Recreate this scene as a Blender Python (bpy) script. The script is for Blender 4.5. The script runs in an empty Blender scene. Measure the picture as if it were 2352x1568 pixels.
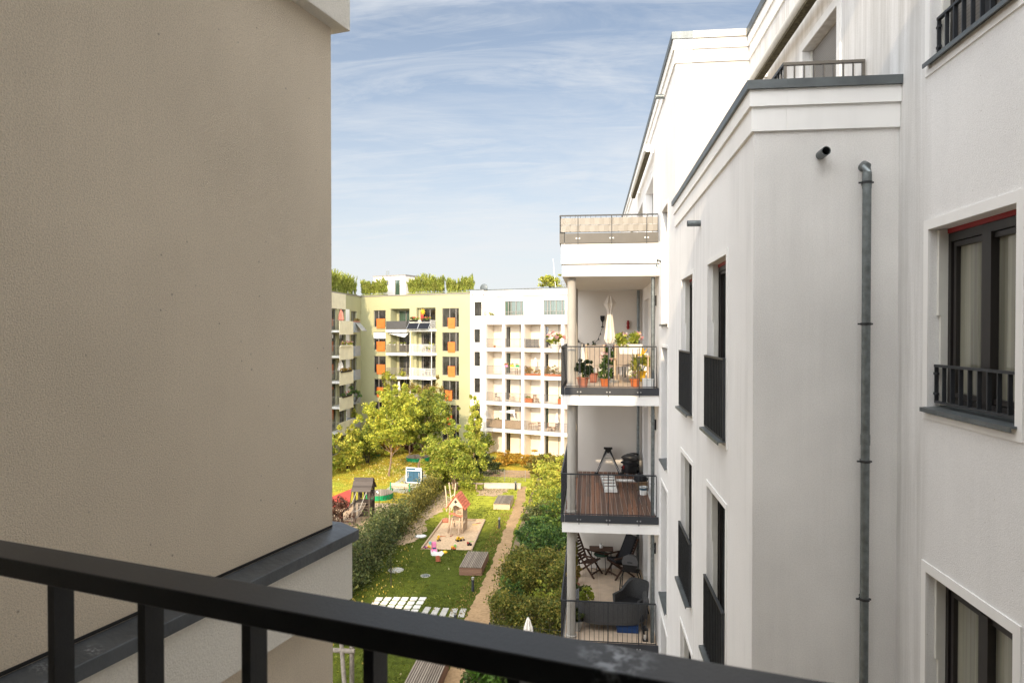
import bpy, math, random
import numpy as np
from mathutils import Vector, Matrix
random.seed(7)
RNG = np.random.default_rng(11)
R = math.radians
SC = bpy.context.scene
COL = SC.collection
V = Vector
Z = V((0, 0, 1))
# ------------------------------------------------------------------ survey
# camera station and the sight lines used to survey distances on the ground
F, YAW, PITCH = 1590.0, R(6.42), R(0.72)
CZ = 13.7
CAM = V((0, 0, CZ))
def ray(px, py):
    cx, cz = (px - 1176) / F, -(py - 784) / F
    y = math.cos(PITCH) + cz * math.sin(PITCH)
    z = -math.sin(PITCH) + cz * math.cos(PITCH)
    return V((cx * math.cos(YAW) - y * math.sin(YAW), cx * math.sin(YAW) + y * math.cos(YAW), z))
def G(px, py, z=0.0):
    d = ray(px, py); t = (z - CZ) / d.z
    return CAM + d * t
def P(px, depth, z=0.0):
    d = ray(px, 764); p = CAM + d * depth; p.z = z
    return p
def g3(x, y, z=0.0): return G(752.6 + .2375 * x, 940.8 + .2375 * y, z)
def g4(x, y, z=0.0): return G(752.6 + .2375 * x, 1205.4 + .2375 * y, z)

# ------------------------------------------------------------------ mesh kit
class MB:
    def __init__(s, xf=None): s.v = []; s.f = []; s.xf = xf
    def add(s, vs, fs):
        n = len(s.v)
        s.v += [tuple(s.xf @ V(v)) if s.xf else tuple(v) for v in vs]
        s.f += [tuple(i + n for i in f) for f in fs]
        return s
    def box(s, x0, x1, y0, y1, z0, z1):
        return s.add([(x0,y0,z0),(x1,y0,z0),(x1,y1,z0),(x0,y1,z0),(x0,y0,z1),(x1,y0,z1),(x1,y1,z1),(x0,y1,z1)],
              [(0,3,2,1),(4,5,6,7),(0,1,5,4),(1,2,6,5),(2,3,7,6),(3,0,4,7)])
    def ob(s, c, a, b, d):
        c, a, b, d = V(c), V(a), V(b), V(d)
        vs = [c-a-b-d, c+a-b-d, c+a+b-d, c-a+b-d, c-a-b+d, c+a-b+d, c+a+b+d, c-a+b+d]
        return s.add(vs, [(0,3,2,1),(4,5,6,7),(0,1,5,4),(1,2,6,5),(2,3,7,6),(3,0,4,7)])
    def bar(s, p, q, w, h, up=(0,0,1)):
        p, q = V(p), V(q); d = q - p; up = V(up)
        if abs(d.normalized().dot(up)) > .99: up = V((0,1,0))
        sd = d.cross(up).normalized(); u = sd.cross(d).normalized()
        return s.ob((p+q)/2, d/2, sd*w/2, u*h/2)
    def ring(s, p, d, r, n, ph=0):
        d = d.normalized(); a = V((0,0,1)) if abs(d.z) < .9 else V((1,0,0))
        x = d.cross(a).normalized(); y = x.cross(d).normalized()
        return [p + x*r*math.cos(2*math.pi*i/n+ph) + y*r*math.sin(2*math.pi*i/n+ph) for i in range(n)]
    def tube(s, path, r, n=8, caps=True):
        path = [V(p) for p in path]; m = len(path)
        rs = r if isinstance(r, (list, tuple)) else [r]*m
        vs, fs = [], []
        for i, p in enumerate(path):
            d = (path[min(i+1, m-1)] - path[max(i-1, 0)])
            vs += s.ring(p, d, rs[i], n)
        for i in range(m-1):
            for k in range(n):
                a, b = i*n+k, i*n+(k+1) % n
                fs.append((a, b, b+n, a+n))
        if caps:
            fs.append(tuple(range(n))); fs.append(tuple(range((m-1)*n, m*n)))
        return s.add(vs, fs)
    def cyl(s, p, q, r0, r1=None, n=12, caps=True):
        return s.tube([p, q], [r0, r0 if r1 is None else r1], n, caps)
    def lathe(s, prof, c=(0,0,0), n=16):
        vs, fs = [], []
        for r, z in prof:
            for k in range(n):
                a = 2*math.pi*k/n
                vs.append((c[0]+r*math.cos(a), c[1]+r*math.sin(a), c[2]+z))
        for i in range(len(prof)-1):
            for k in range(n):
                a, b = i*n+k, i*n+(k+1) % n
                fs.append((a, b, b+n, a+n))
        fs.append(tuple(range(n))); fs.append(tuple(range((len(prof)-1)*n, len(prof)*n)))
        return s.add(vs, fs)
    def ell(s, c, r, n=12, m=8):
        prof = [(max(1e-4, math.sin(math.pi*i/m)), -math.cos(math.pi*i/m)) for i in range(m+1)]
        vs, fs = [], []
        for a_, z in prof:
            for k in range(n):
                t = 2*math.pi*k/n
                vs.append((c[0]+r[0]*a_*math.cos(t), c[1]+r[1]*a_*math.sin(t), c[2]+r[2]*z))
        for i in range(m):
            for k in range(n):
                a, b = i*n+k, i*n+(k+1) % n
                fs.append((a, b, b+n, a+n))
        return s.add(vs, fs)
    def poly(s, pts): return s.add(pts, [tuple(range(len(pts)))])
    def prism(s, pts, ext):
        n = len(pts); e = V(ext); pts = [V(p) for p in pts]
        fs = [tuple(range(n)), tuple(range(n, 2*n))] + [(i, (i+1) % n, (i+1) % n+n, i+n) for i in range(n)]
        return s.add(pts + [p+e for p in pts], fs)
    def wall(s, O, U, N, u0, u1, v0, v1, holes=(), depth=.2):
        O, U, N = V(O), V(U), V(N)
        us = sorted({u0, u1, *[h[i] for h in holes for i in (0, 1) if u0 <= h[i] <= u1]})
        vs = sorted({v0, v1, *[h[i] for h in holes for i in (2, 3) if v0 <= h[i] <= v1]})
        at = lambda u, v, k=0: O + U*u + Z*v - N*k
        for a, b in zip(us, us[1:]):
            for c, d in zip(vs, vs[1:]):
                mu, mv = (a+b)/2, (c+d)/2
                if any(h[0] < mu < h[1] and h[2] < mv < h[3] for h in holes): continue
                s.poly([at(a, c), at(b, c), at(b, d), at(a, d)])
        for h in holes:
            a, b, c, d = h[:4]; k = h[4] if len(h) > 4 else depth
            c = max(c, v0); d = min(d, v1)
            s.poly([at(a,c), at(a,d), at(a,d,k), at(a,c,k)]); s.poly([at(b,c), at(b,c,k), at(b,d,k), at(b,d)])
            s.poly([at(a,d), at(b,d), at(b,d,k), at(a,d,k)]); s.poly([at(a,c), at(a,c,k), at(b,c,k), at(b,c)])
        return s
    def build(s, name, mat, parent=None, smooth=False, bevel=0, loc=None):
        me = bpy.data.meshes.new(name); me.from_pydata(s.v, [], s.f); me.materials.append(mat)
        if smooth:
            me.polygons.foreach_set('use_smooth', [True]*len(me.polygons))
            me.set_sharp_from_angle(angle=R(42))
        me.update()
        o = bpy.data.objects.new(name, me); COL.objects.link(o)
        if parent: o.parent = parent
        if loc is not None: o.location = loc
        if bevel:
            b = o.modifiers.new('bevel', 'BEVEL'); b.width = bevel; b.segments = 3; b.limit_method = 'ANGLE'
        return o
def tag(o, label=None, cat=None, group=None, kind=None):
    if label: o['label'] = label
    if cat: o['category'] = cat
    if group: o['group'] = group
    if kind: o['kind'] = kind
    return o
def thing(name, label, cat, loc=(0,0,0), rz=0, group=None):
    o = bpy.data.objects.new(name, None); COL.objects.link(o)
    o.location = loc; o.rotation_euler = (0, 0, rz); o.empty_display_size = .2
    return tag(o, label, cat, group)
def dup(root, loc, rz=None, label=None, group=None, sc=None):
    r = root.copy(); COL.objects.link(r); r.location = loc
    if rz is not None: r.rotation_euler = (0, 0, rz)
    if label: r['label'] = label
    if group: r['group'] = group
    if sc: r.scale = (sc, sc, sc)
    for ch in list(root.children):
        c = ch.copy(); COL.objects.link(c); c.parent = r
        for g in list(ch.children):
            d = g.copy(); COL.objects.link(d); d.parent = c
    return r

# ------------------------------------------------------------------ materials
def nt(name):
    m = bpy.data.materials.new(name); m.use_nodes = True
    t = m.node_tree; b = t.nodes['Principled BSDF']
    return m, t, b
def N(t, ty, **kw):
    n = t.nodes.new(ty)
    for k, v in kw.items():
        if k in n.inputs: n.inputs[k].default_value = v
        else: setattr(n, k, v)
    return n
def c4(c): return (c[0], c[1], c[2], 1)
def mixc(t, mode, fac, a, b):
    n = t.nodes.new('ShaderNodeMix'); n.data_type = 'RGBA'; n.blend_type = mode
    for i, x in ((0, fac), (6, a), (7, b)):
        if hasattr(x, 'links'): t.links.new(x, n.inputs[i])
        elif isinstance(x, (tuple, list)): n.inputs[i].default_value = c4(x)
        else: n.inputs[i].default_value = x
    return n.outputs[2]
def ramp(t, src, stops):
    n = t.nodes.new('ShaderNodeValToRGB'); t.links.new(src, n.inputs[0]); e = n.color_ramp.elements
    while len(e) > 1: e.remove(e[0])
    for i, (p, c) in enumerate(stops):
        el = e[0] if i == 0 else e.new(p)
        el.position = p; el.color = c4(c) if isinstance(c, (tuple, list)) else (c, c, c, 1)
    return n.outputs[0]
def noise(t, co, scale, detail=4, rough=.55, dist=0, stretch=None):
    if stretch:
        m = N(t, 'ShaderNodeMapping'); m.inputs['Scale'].default_value = stretch; t.links.new(co, m.inputs[0]); co = m.outputs[0]
    n = N(t, 'ShaderNodeTexNoise', Scale=scale, Detail=detail, Roughness=rough, Distortion=dist)
    t.links.new(co, n.inputs['Vector']); return n.outputs[0]
def M(name, col, rough=.7, var=.12, vs=3.0, bump=0, bs=60, metal=0, spec=.3, streak=0, sdark=.6, coat=0, fine=0):
    m, t, b = nt(name)
    co = t.nodes.new('ShaderNodeTexCoord').outputs['Object']
    n = noise(t, co, vs)
    f = ramp(t, n, [(.3, (1-var,)*3), (.7, (1+var*.5,)*3)])
    c = mixc(t, 'MULTIPLY', 1.0, col, f)
    if streak:
        s1 = noise(t, co, 1.0, 5, .6, stretch=(7, 7, .35))
        s2 = noise(t, co, .7, 3)
        k = mixc(t, 'MULTIPLY', 1.0, ramp(t, s1, [(.42, 0.0), (.75, 1.0)]), ramp(t, s2, [(.4, 0.0), (.65, 1.0)]))
        mm = N(t, 'ShaderNodeMath', operation='MULTIPLY'); t.links.new(k, mm.inputs[0]); mm.inputs[1].default_value = streak
        c = mixc(t, 'MIX', mm.outputs[0], c, tuple(x*sdark for x in col))
    if fine:
        s3 = noise(t, co, bs*.8, 3)
        c = mixc(t, 'MULTIPLY', 1.0, c, ramp(t, s3, [(.36, (1-fine,)*3), (.58, (1.0,)*3)]))
    t.links.new(c, b.inputs['Base Color'])
    b.inputs['Roughness'].default_value = rough; b.inputs['Metallic'].default_value = metal
    b.inputs['Specular IOR Level'].default_value = spec
    if coat: b.inputs['Coat Weight'].default_value = coat
    if bump:
        bn = noise(t, co, bs, 3, .6)
        bp = N(t, 'ShaderNodeBump', Strength=bump, Distance=.85/bs); t.links.new(bn, bp.inputs['Height'])
        t.links.new(bp.outputs[0], b.inputs['Normal'])
    return m
def planks(name, ca, cb, scale, axis, rough=.7):
    """wood boards: colour differs board to board, grain along the board"""
    m, t, b = nt(name)
    co = t.nodes.new('ShaderNodeTexCoord').outputs['Object']
    geo = t.nodes.new('ShaderNodeNewGeometry').outputs['Random Per Island']
    st = [60, 60, 60]; st[axis] = 3
    gr = noise(t, co, 1.0, 4, .6, stretch=tuple(st))
    c = ramp(t, geo, [(0, ca), (1, cb)])
    c = mixc(t, 'MULTIPLY', 1.0, c, ramp(t, gr, [(.3, (.65,)*3), (.7, (1.15,)*3)]))
    t.links.new(c, b.inputs['Base Color']); b.inputs['Roughness'].default_value = rough
    b.inputs['Specular IOR Level'].default_value = .25
    return m
def leafmat(name, cols, trans=.35):
    m, t, b = nt(name)
    geo = t.nodes.new('ShaderNodeNewGeometry').outputs['Random Per Island']
    co = t.nodes.new('ShaderNodeTexCoord').outputs['Object']
    c = ramp(t, geo, [(i/(len(cols)-1), k) for i, k in enumerate(cols)])
    n = noise(t, co, 1.3, 2)
    c = mixc(t, 'MULTIPLY', 1.0, c, ramp(t, n, [(.35, (.62,)*3), (.65, (1.2,)*3)]))
    t.links.new(c, b.inputs['Base Color']); b.inputs['Roughness'].default_value = .5
    b.inputs['Specular IOR Level'].default_value = .25
    tr = t.nodes.new('ShaderNodeBsdfTranslucent'); t.links.new(c, tr.inputs[0])
    mx = t.nodes.new('ShaderNodeMixShader'); mx.inputs[0].default_value = trans
    t.links.new(b.outputs[0], mx.inputs[1]); t.links.new(tr.outputs[0], mx.inputs[2])
    t.links.new(mx.outputs[0], t.nodes['Material Output'].inputs[0])
    return m

MT = dict(
 stucco_tan=M('stucco_tan', (.785,.675,.53), .9, .09, .9, 1.0, 165, streak=.45, sdark=.84, fine=.16),
 stucco_pale=M('stucco_pale', (.82,.78,.70), .9, .08, .5, .7, 110, streak=.2, sdark=.85, fine=.08),
 stucco_white=M('stucco_white', (.86,.85,.84), .9, .05, .6, .5, 110, streak=.65, sdark=.70, fine=.06),
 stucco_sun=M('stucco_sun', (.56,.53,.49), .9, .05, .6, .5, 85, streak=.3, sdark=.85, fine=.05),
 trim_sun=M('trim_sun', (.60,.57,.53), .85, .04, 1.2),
 stucco_dirty=M('stucco_dirty', (.86,.85,.84), .9, .08, .55, .5, 110, streak=.3, sdark=.74, fine=.07),
 stucco_side=M('stucco_side', (.82,.80,.775), .9, .13, .6, .6, 100, streak=.5, sdark=.78, fine=.08),
 trim=M('trim', (.86,.85,.83), .8, .05, 1.2, .15, 120, streak=.35, sdark=.8),
 trim_clean=M('trim_clean', (.70,.675,.645), .8, .04, 1.2),
 zinc=M('zinc', (.12,.135,.14), .45, .25, 4, .1, 20, .35, .5, .3),
 zinc_sunlit=M('zinc_sunlit', (.42,.40,.36), .5, .15, 4, 0, 20, .2),
 coping=M('coping', (.10,.11,.12), .38, .35, 5, .12, 25, .5, .5, .45, 1.6),
 galv=M('galv', (.20,.225,.23), .42, .35, 14, .05, 30, .7, .5),
 steel_black=M('steel_black', (.022,.024,.028), .42, .3, 9, .12, 160, 0, .5),
 handrail=M('handrail', (.020,.0205,.0225), .40, .35, 14, .16, 420, 0, .32, fine=.1),
 steel_dark=M('steel_dark', (.035,.038,.043), .45, .2, 8),
 steel_panel=M('steel_panel', (.045,.048,.055), .5, .12, 3),
 panel_warm=M('panel_warm', (.13,.12,.105), .55, .1, 3),
 alu=M('alu', (.55,.56,.57), .35, .1, 10, metal=.8),
 chrome=M('chrome', (.6,.6,.62), .2, .05, 10, metal=1),
 frame=M('frame', (.024,.021,.020), .4, .1, 6, spec=.4),
 frame_grey=M('frame_grey', (.23,.21,.19), .5, .1, 6),
 pvc=M('pvc', (.72,.71,.66), .5, .06, 6),
 red=M('red', (.28,.02,.02), .5, .15, 5),
 sign_white=M('white_paint', (.78,.77,.74), .5, .06, 5),
 column=M('column', (.40,.375,.335), .85, .08, 3, .2, 90),
 soffit=M('soffit', (.70,.66,.61), .9, .04, 1),
 tile=M('tile', (.60,.47,.35), .7, .12, 5),
 concrete=M('concrete', (.42,.40,.36), .9, .15, 2.5, .3, 40),
 terracotta=M('terracotta', (.45,.13,.04), .75, .18, 9),
 terracotta_old=M('terracotta_old', (.36,.14,.09), .8, .2, 9),
 orange=M('orange_panel', (.60,.16,.035), .6, .16, 2),
 cream=M('cream_fabric', (.70,.645,.585), .9, .08, 9, .3, 40),
 pink=M('pink', (.75,.22,.38), .45, .1, 6),
 yellow=M('yellow', (.75,.45,.03), .45, .1, 6),
 blue=M('blue', (.015,.05,.16), .45, .15, 6),
 plastic_white=M('plastic_white', (.8,.8,.78), .4, .04, 6),
 black=M('black', (.015,.015,.016), .5, .3, 10),
 black_fabric=M('black_fabric', (.022,.022,.025), .95, .3, 20, .4, 60),
 wicker=M('wicker', (.085,.085,.087), .8, .45, 60, .9, 90),
 wood_dark=planks('wood_dark', (.055,.03,.022), (.085,.045,.03), 1, 0),
 wood_grey=planks('wood_grey', (.23,.185,.145), (.36,.30,.24), 1, 1),
 wood_box=planks('wood_box', (.20,.105,.07), (.28,.16,.105), 1, 0),
 wood_play=planks('wood_play', (.42,.30,.20), (.55,.40,.27), 1, 2),
 wood_pale=planks('wood_pale', (.58,.44,.30), (.70,.54,.38), 1, 0),
 wood_tower=planks('wood_tower', (.04,.028,.022), (.085,.062,.05), 1, 2),
 deck=planks('deck', (.14,.085,.062), (.28,.135,.08), 1, 1, .5),
 bark=M('bark', (.22,.15,.10), .95, .35, 8, .8, 30),
 bark_dark=M('bark_dark', (.06,.048,.036), .95, .3, 8, .8, 30),
 soil=M('soil', (.09,.065,.045), 1, .3, 6),
 roof_red=M('roof_red', (.55,.16,.09), .8, .3, 7, .3, 30),
 green_paint=M('green_paint', (.01,.26,.10), .45, .15, 6),
 coral=M('coral', (.72,.28,.20), .9, .1, 6),
 cloth_red=M('cloth_red', (.33,.05,.04), .8, .15, 4),
 umbrella_white=M('umbrella_white', (.78,.73,.66), .9, .06, 7),
 stucco_green=M('stucco_green', (.36,.35,.205), .9, .06, .4, .1, 40, streak=.2, sdark=.85),
 rail_far=M('rail_far', (.10,.09,.08), .6, .1, 5),
 loggia_cream=M('loggia_cream', (.70,.62,.52), .9, .04, .5),
 stucco_far=M('stucco_far', (.66,.62,.57), .9, .04, .5),
 beige_panel=M('beige_panel', (.70,.64,.46), .7, .12, 1.2),
 grey_panel=M('grey_panel', (.26,.28,.29), .5, .12, 2),
 paver=M('paver', (.66,.63,.58), .85, .12, 6, .2, 60),
 wood_grey2=M('wood_weathered', (.24,.205,.17), .85, .3, 9, .4, 40),
 wood_towerroof=planks('wood_towerroof', (.05,.04,.034), (.10,.082,.07), 1, 0),
 concrete_pale=M('concrete_pale', (.52,.46,.38), .9, .15, 2.5, .3, 40),
 fence_green=M('fence_green', (.015,.05,.03), .5, .1, 5),
 tt_blue=M('tt_blue', (.028,.085,.135), .5, .1, 4),
 teal=M('teal_plastic', (.20,.50,.50), .45, .1, 6),
 lime_p=M('lime_plastic', (.25,.55,.12), .45, .1, 6),
 cream_dark=M('beige_cloth', (.36,.30,.245), .9, .1, 9, .3, 40),
 grey_dark=M('grill_grey', (.12,.12,.125), .4, .1, 6),
 facade_dark=M('facade_dark', (.10,.095,.09), .9, .1, 1),
 curtain=M('curtain', (.45,.47,.36), .9, .3, 7),
 awning=M('awning', (.62,.60,.56), .6, .1, 3),
 moss=M('moss', (.10,.085,.05), 1, .6, 25, .8, 50),
)
def scuff(m, centre, rad, col=(.42,.44,.47), sc=75):
    """whitish dried splash on a painted bar, around one spot of the object"""
    t = m.node_tree; b = t.nodes['Principled BSDF']; co = t.nodes.new('ShaderNodeTexCoord').outputs['Object']
    d = t.nodes.new('ShaderNodeVectorMath'); d.operation = 'DISTANCE'; t.links.new(co, d.inputs[0]); d.inputs[1].default_value = centre
    near = t.nodes.new('ShaderNodeMapRange'); t.links.new(d.outputs['Value'], near.inputs[0]); near.inputs[1].default_value = rad; near.inputs[2].default_value = rad*.3; near.inputs[3].default_value = 0; near.inputs[4].default_value = 1
    n = ramp(t, noise(t, co, sc, 5, .65), [(.47, 0.0), (.62, .75)])
    k = mixc(t, 'MULTIPLY', 1.0, near.outputs[0], n)
    src = b.inputs['Base Color'].links[0].from_socket
    t.links.new(mixc(t, 'MIX', k, src, col), b.inputs['Base Color'])
scuff(MT['handrail'], (-.113, .468, CZ-.2252), .032)
def specks(m, scale, col, th=.10):
    t = m.node_tree; b = t.nodes['Principled BSDF']; co = t.nodes.new('ShaderNodeTexCoord').outputs['Object']
    v = t.nodes.new('ShaderNodeTexVoronoi'); v.inputs['Scale'].default_value = scale; t.links.new(co, v.inputs['Vector'])
    near = t.nodes.new('ShaderNodeMapRange'); t.links.new(v.outputs['Distance'], near.inputs[0]); near.inputs[1].default_value = th; near.inputs[2].default_value = th*.4; near.inputs[3].default_value = 0; near.inputs[4].default_value = .8
    k = mixc(t, 'MULTIPLY', 1.0, near.outputs[0], ramp(t, v.outputs['Color'], [(.55, 0.0), (.7, 1.0)]))
    src = b.inputs['Base Color'].links[0].from_socket
    t.links.new(mixc(t, 'MIX', k, src, col), b.inputs['Base Color'])
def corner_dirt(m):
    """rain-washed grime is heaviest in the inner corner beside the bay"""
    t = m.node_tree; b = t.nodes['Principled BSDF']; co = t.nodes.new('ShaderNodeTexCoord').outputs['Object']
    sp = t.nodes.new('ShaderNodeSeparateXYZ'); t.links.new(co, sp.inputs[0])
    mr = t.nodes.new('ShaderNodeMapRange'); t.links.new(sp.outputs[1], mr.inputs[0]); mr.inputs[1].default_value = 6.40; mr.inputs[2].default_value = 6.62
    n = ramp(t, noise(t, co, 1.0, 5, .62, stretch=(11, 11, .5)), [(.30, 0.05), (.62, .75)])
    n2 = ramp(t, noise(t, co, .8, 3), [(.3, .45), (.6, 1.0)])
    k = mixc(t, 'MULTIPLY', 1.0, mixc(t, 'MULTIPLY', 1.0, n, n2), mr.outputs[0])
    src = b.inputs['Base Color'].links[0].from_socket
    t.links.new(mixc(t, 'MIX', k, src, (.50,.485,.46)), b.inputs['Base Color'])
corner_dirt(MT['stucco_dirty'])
specks(MT['stucco_tan'], 14, (.30,.25,.19)); specks(MT['stucco_side'], 10, (.45,.43,.40), .08); specks(MT['stucco_white'], 9, (.5,.48,.45), .07); specks(MT['stucco_dirty'], 9, (.5,.48,.45), .07)
def glass(name, col, stripes=0, rough=.03):
    m, t, b = nt(name)
    co = t.nodes.new('ShaderNodeTexCoord').outputs['Object']
    n = noise(t, co, 1.0, 3, .5, stretch=(9, 9, .25) if stripes else (1.2, 1.2, .8))
    lo, hi = (.55, 1.25) if stripes else (.4, 1.9)
    c = mixc(t, 'MULTIPLY', 1.0, col, ramp(t, n, [(.35, (lo,)*3), (.65, (hi,)*3)]))
    t.links.new(c, b.inputs['Base Color']); b.inputs['Roughness'].default_value = rough
    b.inputs['Specular IOR Level'].default_value = .9
    nb = noise(t, co, 1.6, 2); bp = N(t, 'ShaderNodeBump', Strength=.12, Distance=.03); t.links.new(nb, bp.inputs['Height']); t.links.new(bp.outputs[0], b.inputs['Normal'])
    return m
MT['glass'] = glass('window_glass', (.035,.04,.042))
MT['glass_curtain'] = glass('curtained_glass', (.27,.265,.21), 1)
MT['glass_far'] = glass('far_glass', (.028,.027,.025))
MT['glass_green'] = glass('green_glass', (.05,.085,.06), 1)
def shutter(name, col):
    m, t, b = nt(name)
    co = t.nodes.new('ShaderNodeTexCoord').outputs['Object']
    w = N(t, 'ShaderNodeTexWave', wave_type='BANDS', bands_direction='Z', wave_profile='SAW'); w.inputs['Scale'].default_value = 1/.05/ (2*math.pi) * 2*math.pi/2/math.pi*3.1
    t.links.new(co, w.inputs[0])
    c = mixc(t, 'MULTIPLY', 1.0, col, ramp(t, w.outputs[1], [(0, (.45,)*3), (.2, (.95,)*3), (1, (1.1,)*3)]))
    t.links.new(c, b.inputs['Base Color']); b.inputs['Roughness'].default_value = .5
    bp = N(t, 'ShaderNodeBump', Strength=.6, Distance=.01); t.links.new(w.outputs[1], bp.inputs['Height']); t.links.new(bp.outputs[0], b.inputs['Normal'])
    return m
MT['shutter'] = shutter('roller_shutter', (.20,.185,.17))
LF = dict(
 yellow=leafmat('leaf_yellow', [(.17,.23,.03),(.32,.37,.045),(.50,.50,.06),(.64,.57,.08)]),
 green=leafmat('leaf_green', [(.08,.13,.022),(.17,.22,.035),(.30,.34,.05),(.46,.43,.07)]),
 bright=leafmat('leaf_bright', [(.13,.19,.025),(.25,.31,.04),(.40,.43,.06),(.55,.50,.09)]),
 dark=leafmat('leaf_dark', [(.025,.065,.02),(.06,.125,.032),(.115,.205,.042),(.22,.29,.065)]),
 hedge=leafmat('leaf_hedge', [(.035,.055,.018),(.08,.105,.034),(.145,.17,.055),(.23,.23,.08)]),
 autumn=leafmat('leaf_autumn', [(.055,.08,.018),(.125,.155,.028),(.225,.215,.038),(.36,.28,.06)]),
 orange=leafmat('leaf_orange', [(.20,.14,.02),(.42,.25,.03),(.56,.29,.04),(.50,.36,.06)]),
 lime=leafmat('leaf_lime', [(.18,.24,.03),(.33,.37,.05),(.50,.48,.07),(.62,.54,.10)]),
 brown=leafmat('leaf_brown', [(.14,.10,.03),(.26,.18,.05),(.34,.24,.08),(.30,.27,.06)]),
 maroon=leafmat('leaf_maroon', [(.06,.025,.02),(.11,.05,.035),(.15,.09,.05)]),
 bamboo=leafmat('leaf_bamboo', [(.14,.19,.03),(.28,.32,.05),(.46,.45,.10)]),
 plant=leafmat('leaf_plant', [(.03,.07,.018),(.075,.14,.028),(.17,.24,.04)]),
 darkplant=leafmat('leaf_darkplant', [(.010,.022,.009),(.018,.036,.012),(.035,.055,.016)]),
 flower=leafmat('petals_pink', [(.75,.25,.25),(.8,.45,.42),(.8,.7,.65)]),
 redflower=leafmat('petals_red', [(.5,.05,.05),(.65,.15,.12)]),
 fallen=leafmat('leaf_fallen', [(.42,.30,.05),(.58,.46,.10),(.62,.55,.30)]),
 autumn2=leafmat('leaf_olive', [(.07,.075,.02),(.14,.14,.03),(.24,.21,.045),(.34,.27,.06)]),
 bigleaf=leafmat('leaf_big', [(.06,.13,.02),(.10,.20,.025),(.14,.26,.035)]),
 grass=leafmat('grass_blade', [(.07,.10,.012),(.13,.155,.018),(.20,.205,.03)]),
)
# ------------------------------------------------------------------ foliage
def leafmesh(name, pts, size, mat, parent=None, aspect=.55, up=None, loc=None, dirs=None):
    pts = np.asarray(pts, float); n = len(pts)
    a = RNG.normal(size=(n, 3))
    if dirs is not None: a = np.asarray(dirs, float)
    if up is not None: a = a*up + np.array([0, 0, 1.0])
    a /= np.linalg.norm(a, axis=1)[:, None]
    b = np.cross(a, RNG.normal(size=(n, 3))); b /= np.linalg.norm(b, axis=1)[:, None]
    s = (size*RNG.uniform(.45, 1.6, n))[:, None]*.5
    vs = np.stack([pts+a*s, pts+b*s*aspect, pts-a*s, pts-b*s*aspect], 1).reshape(-1, 3)
    me = bpy.data.meshes.new(name)
    me.vertices.add(4*n); me.vertices.foreach_set('co', vs.ravel())
    me.loops.add(4*n); me.loops.foreach_set('vertex_index', np.arange(4*n, dtype=np.int32))
    me.polygons.add(n); me.polygons.foreach_set('loop_start', np.arange(0, 4*n, 4, dtype=np.int32))
    me.polygons.foreach_set('loop_total', np.full(n, 4, dtype=np.int32))
    me.materials.append(mat); me.update(calc_edges=True); me.validate()
    o = bpy.data.objects.new(name, me); COL.objects.link(o)
    if parent: o.parent = parent
    if loc is not None: o.location = loc
    return o
def clumps(n, c, rad, k=40, cr=.28, inner=.45, flat=.0):
    """leaf points gathered into k clumps spread through an ellipsoid"""
    c = np.array(c, float); rad = np.array(rad, float)
    d = RNG.normal(size=(k, 3)); d /= np.linalg.norm(d, axis=1)[:, None]
    f = RNG.uniform(inner, .95, k); out = RNG.uniform(0, 1, k) < .2; f[out] = RNG.uniform(.98, 1.2, out.sum())
    cc = c + d*rad*f[:, None]
    idx = RNG.integers(0, k, n)
    w = np.where(out, RNG.uniform(.3, .6, k), RNG.uniform(.5, 1.3, k))[idx][:, None]
    off = RNG.normal(size=(n, 3)); off /= np.linalg.norm(off, axis=1)[:, None]
    off *= (RNG.uniform(0, 1, n)**.5)[:, None]
    sz = cr*rad*np.array([1, 1, .75])
    return cc[idx] + off*sz*w, cc
def tree(label, base, h, crown0, rx, ry, leaf, n=6000, size=.16, k=45, cr=.3, trunk=.09, bark='bark', group=None, lean=(0,0), name='courtyard_tree', inner=.35, limbs=12):
    t = thing(name, label, 'tree', base, 0, group)
    c = (lean[0], lean[1], (crown0+h)/2); rad = (rx, ry, (h-crown0)/2)
    pts, cc = clumps(n, c, rad, k, cr, inner)
    pts = pts[pts[:, 2] > .15]
    mb = MB()
    top = V((c[0], c[1], crown0 + (h-crown0)*.7))
    mid = V((c[0]*.4, c[1]*.4, crown0*.6))
    mb.tube([(0,0,-.1), (0.01,0,.3), mid, (c[0]*.8,c[1]*.8, crown0+.3*(h-crown0)), top], [trunk*1.3, trunk, trunk*.85, trunk*.55, trunk*.2], 8)
    for q in cc[:limbs]:
        q = V(q); z0 = crown0*.85 + random.random()*(max(q.z-crown0, .2))*.5
        s = V((c[0]*.7, c[1]*.7, min(z0, top.z)))
        mb.tube([s, s.lerp(q, .5)+V((0,0,-.1)), q], [trunk*.35, trunk*.22, trunk*.07], 5, False)
    mb.build('trunk', MT[bark], t, True)
    leafmesh('crown', pts, size, LF[leaf], t)
    return t
def shrub(label, base, rx, ry, h, leaf, n=2500, size=.13, k=26, group=None, name='shrub', cr=.38, rz=0, stems=True, z0=0):
    t = thing(name, label, 'shrub', base, rz, group)
    pts, cc = clumps(n, (0, 0, h*.5+z0), (rx, ry, h*.52), k, cr, .3)
    pts = pts[pts[:, 2] > .03]
    mb = MB()
    for q in cc[:10]:
        mb.tube([(q[0]*.1, q[1]*.1, z0-.02), (q[0]*.55, q[1]*.5, z0+h*.35), tuple(q)], [.03, .02, .008], 5, False)
    mb.build('stems', MT['bark_dark'], t)
    leafmesh('foliage', pts, size, LF[leaf], t)
    return t
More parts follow.
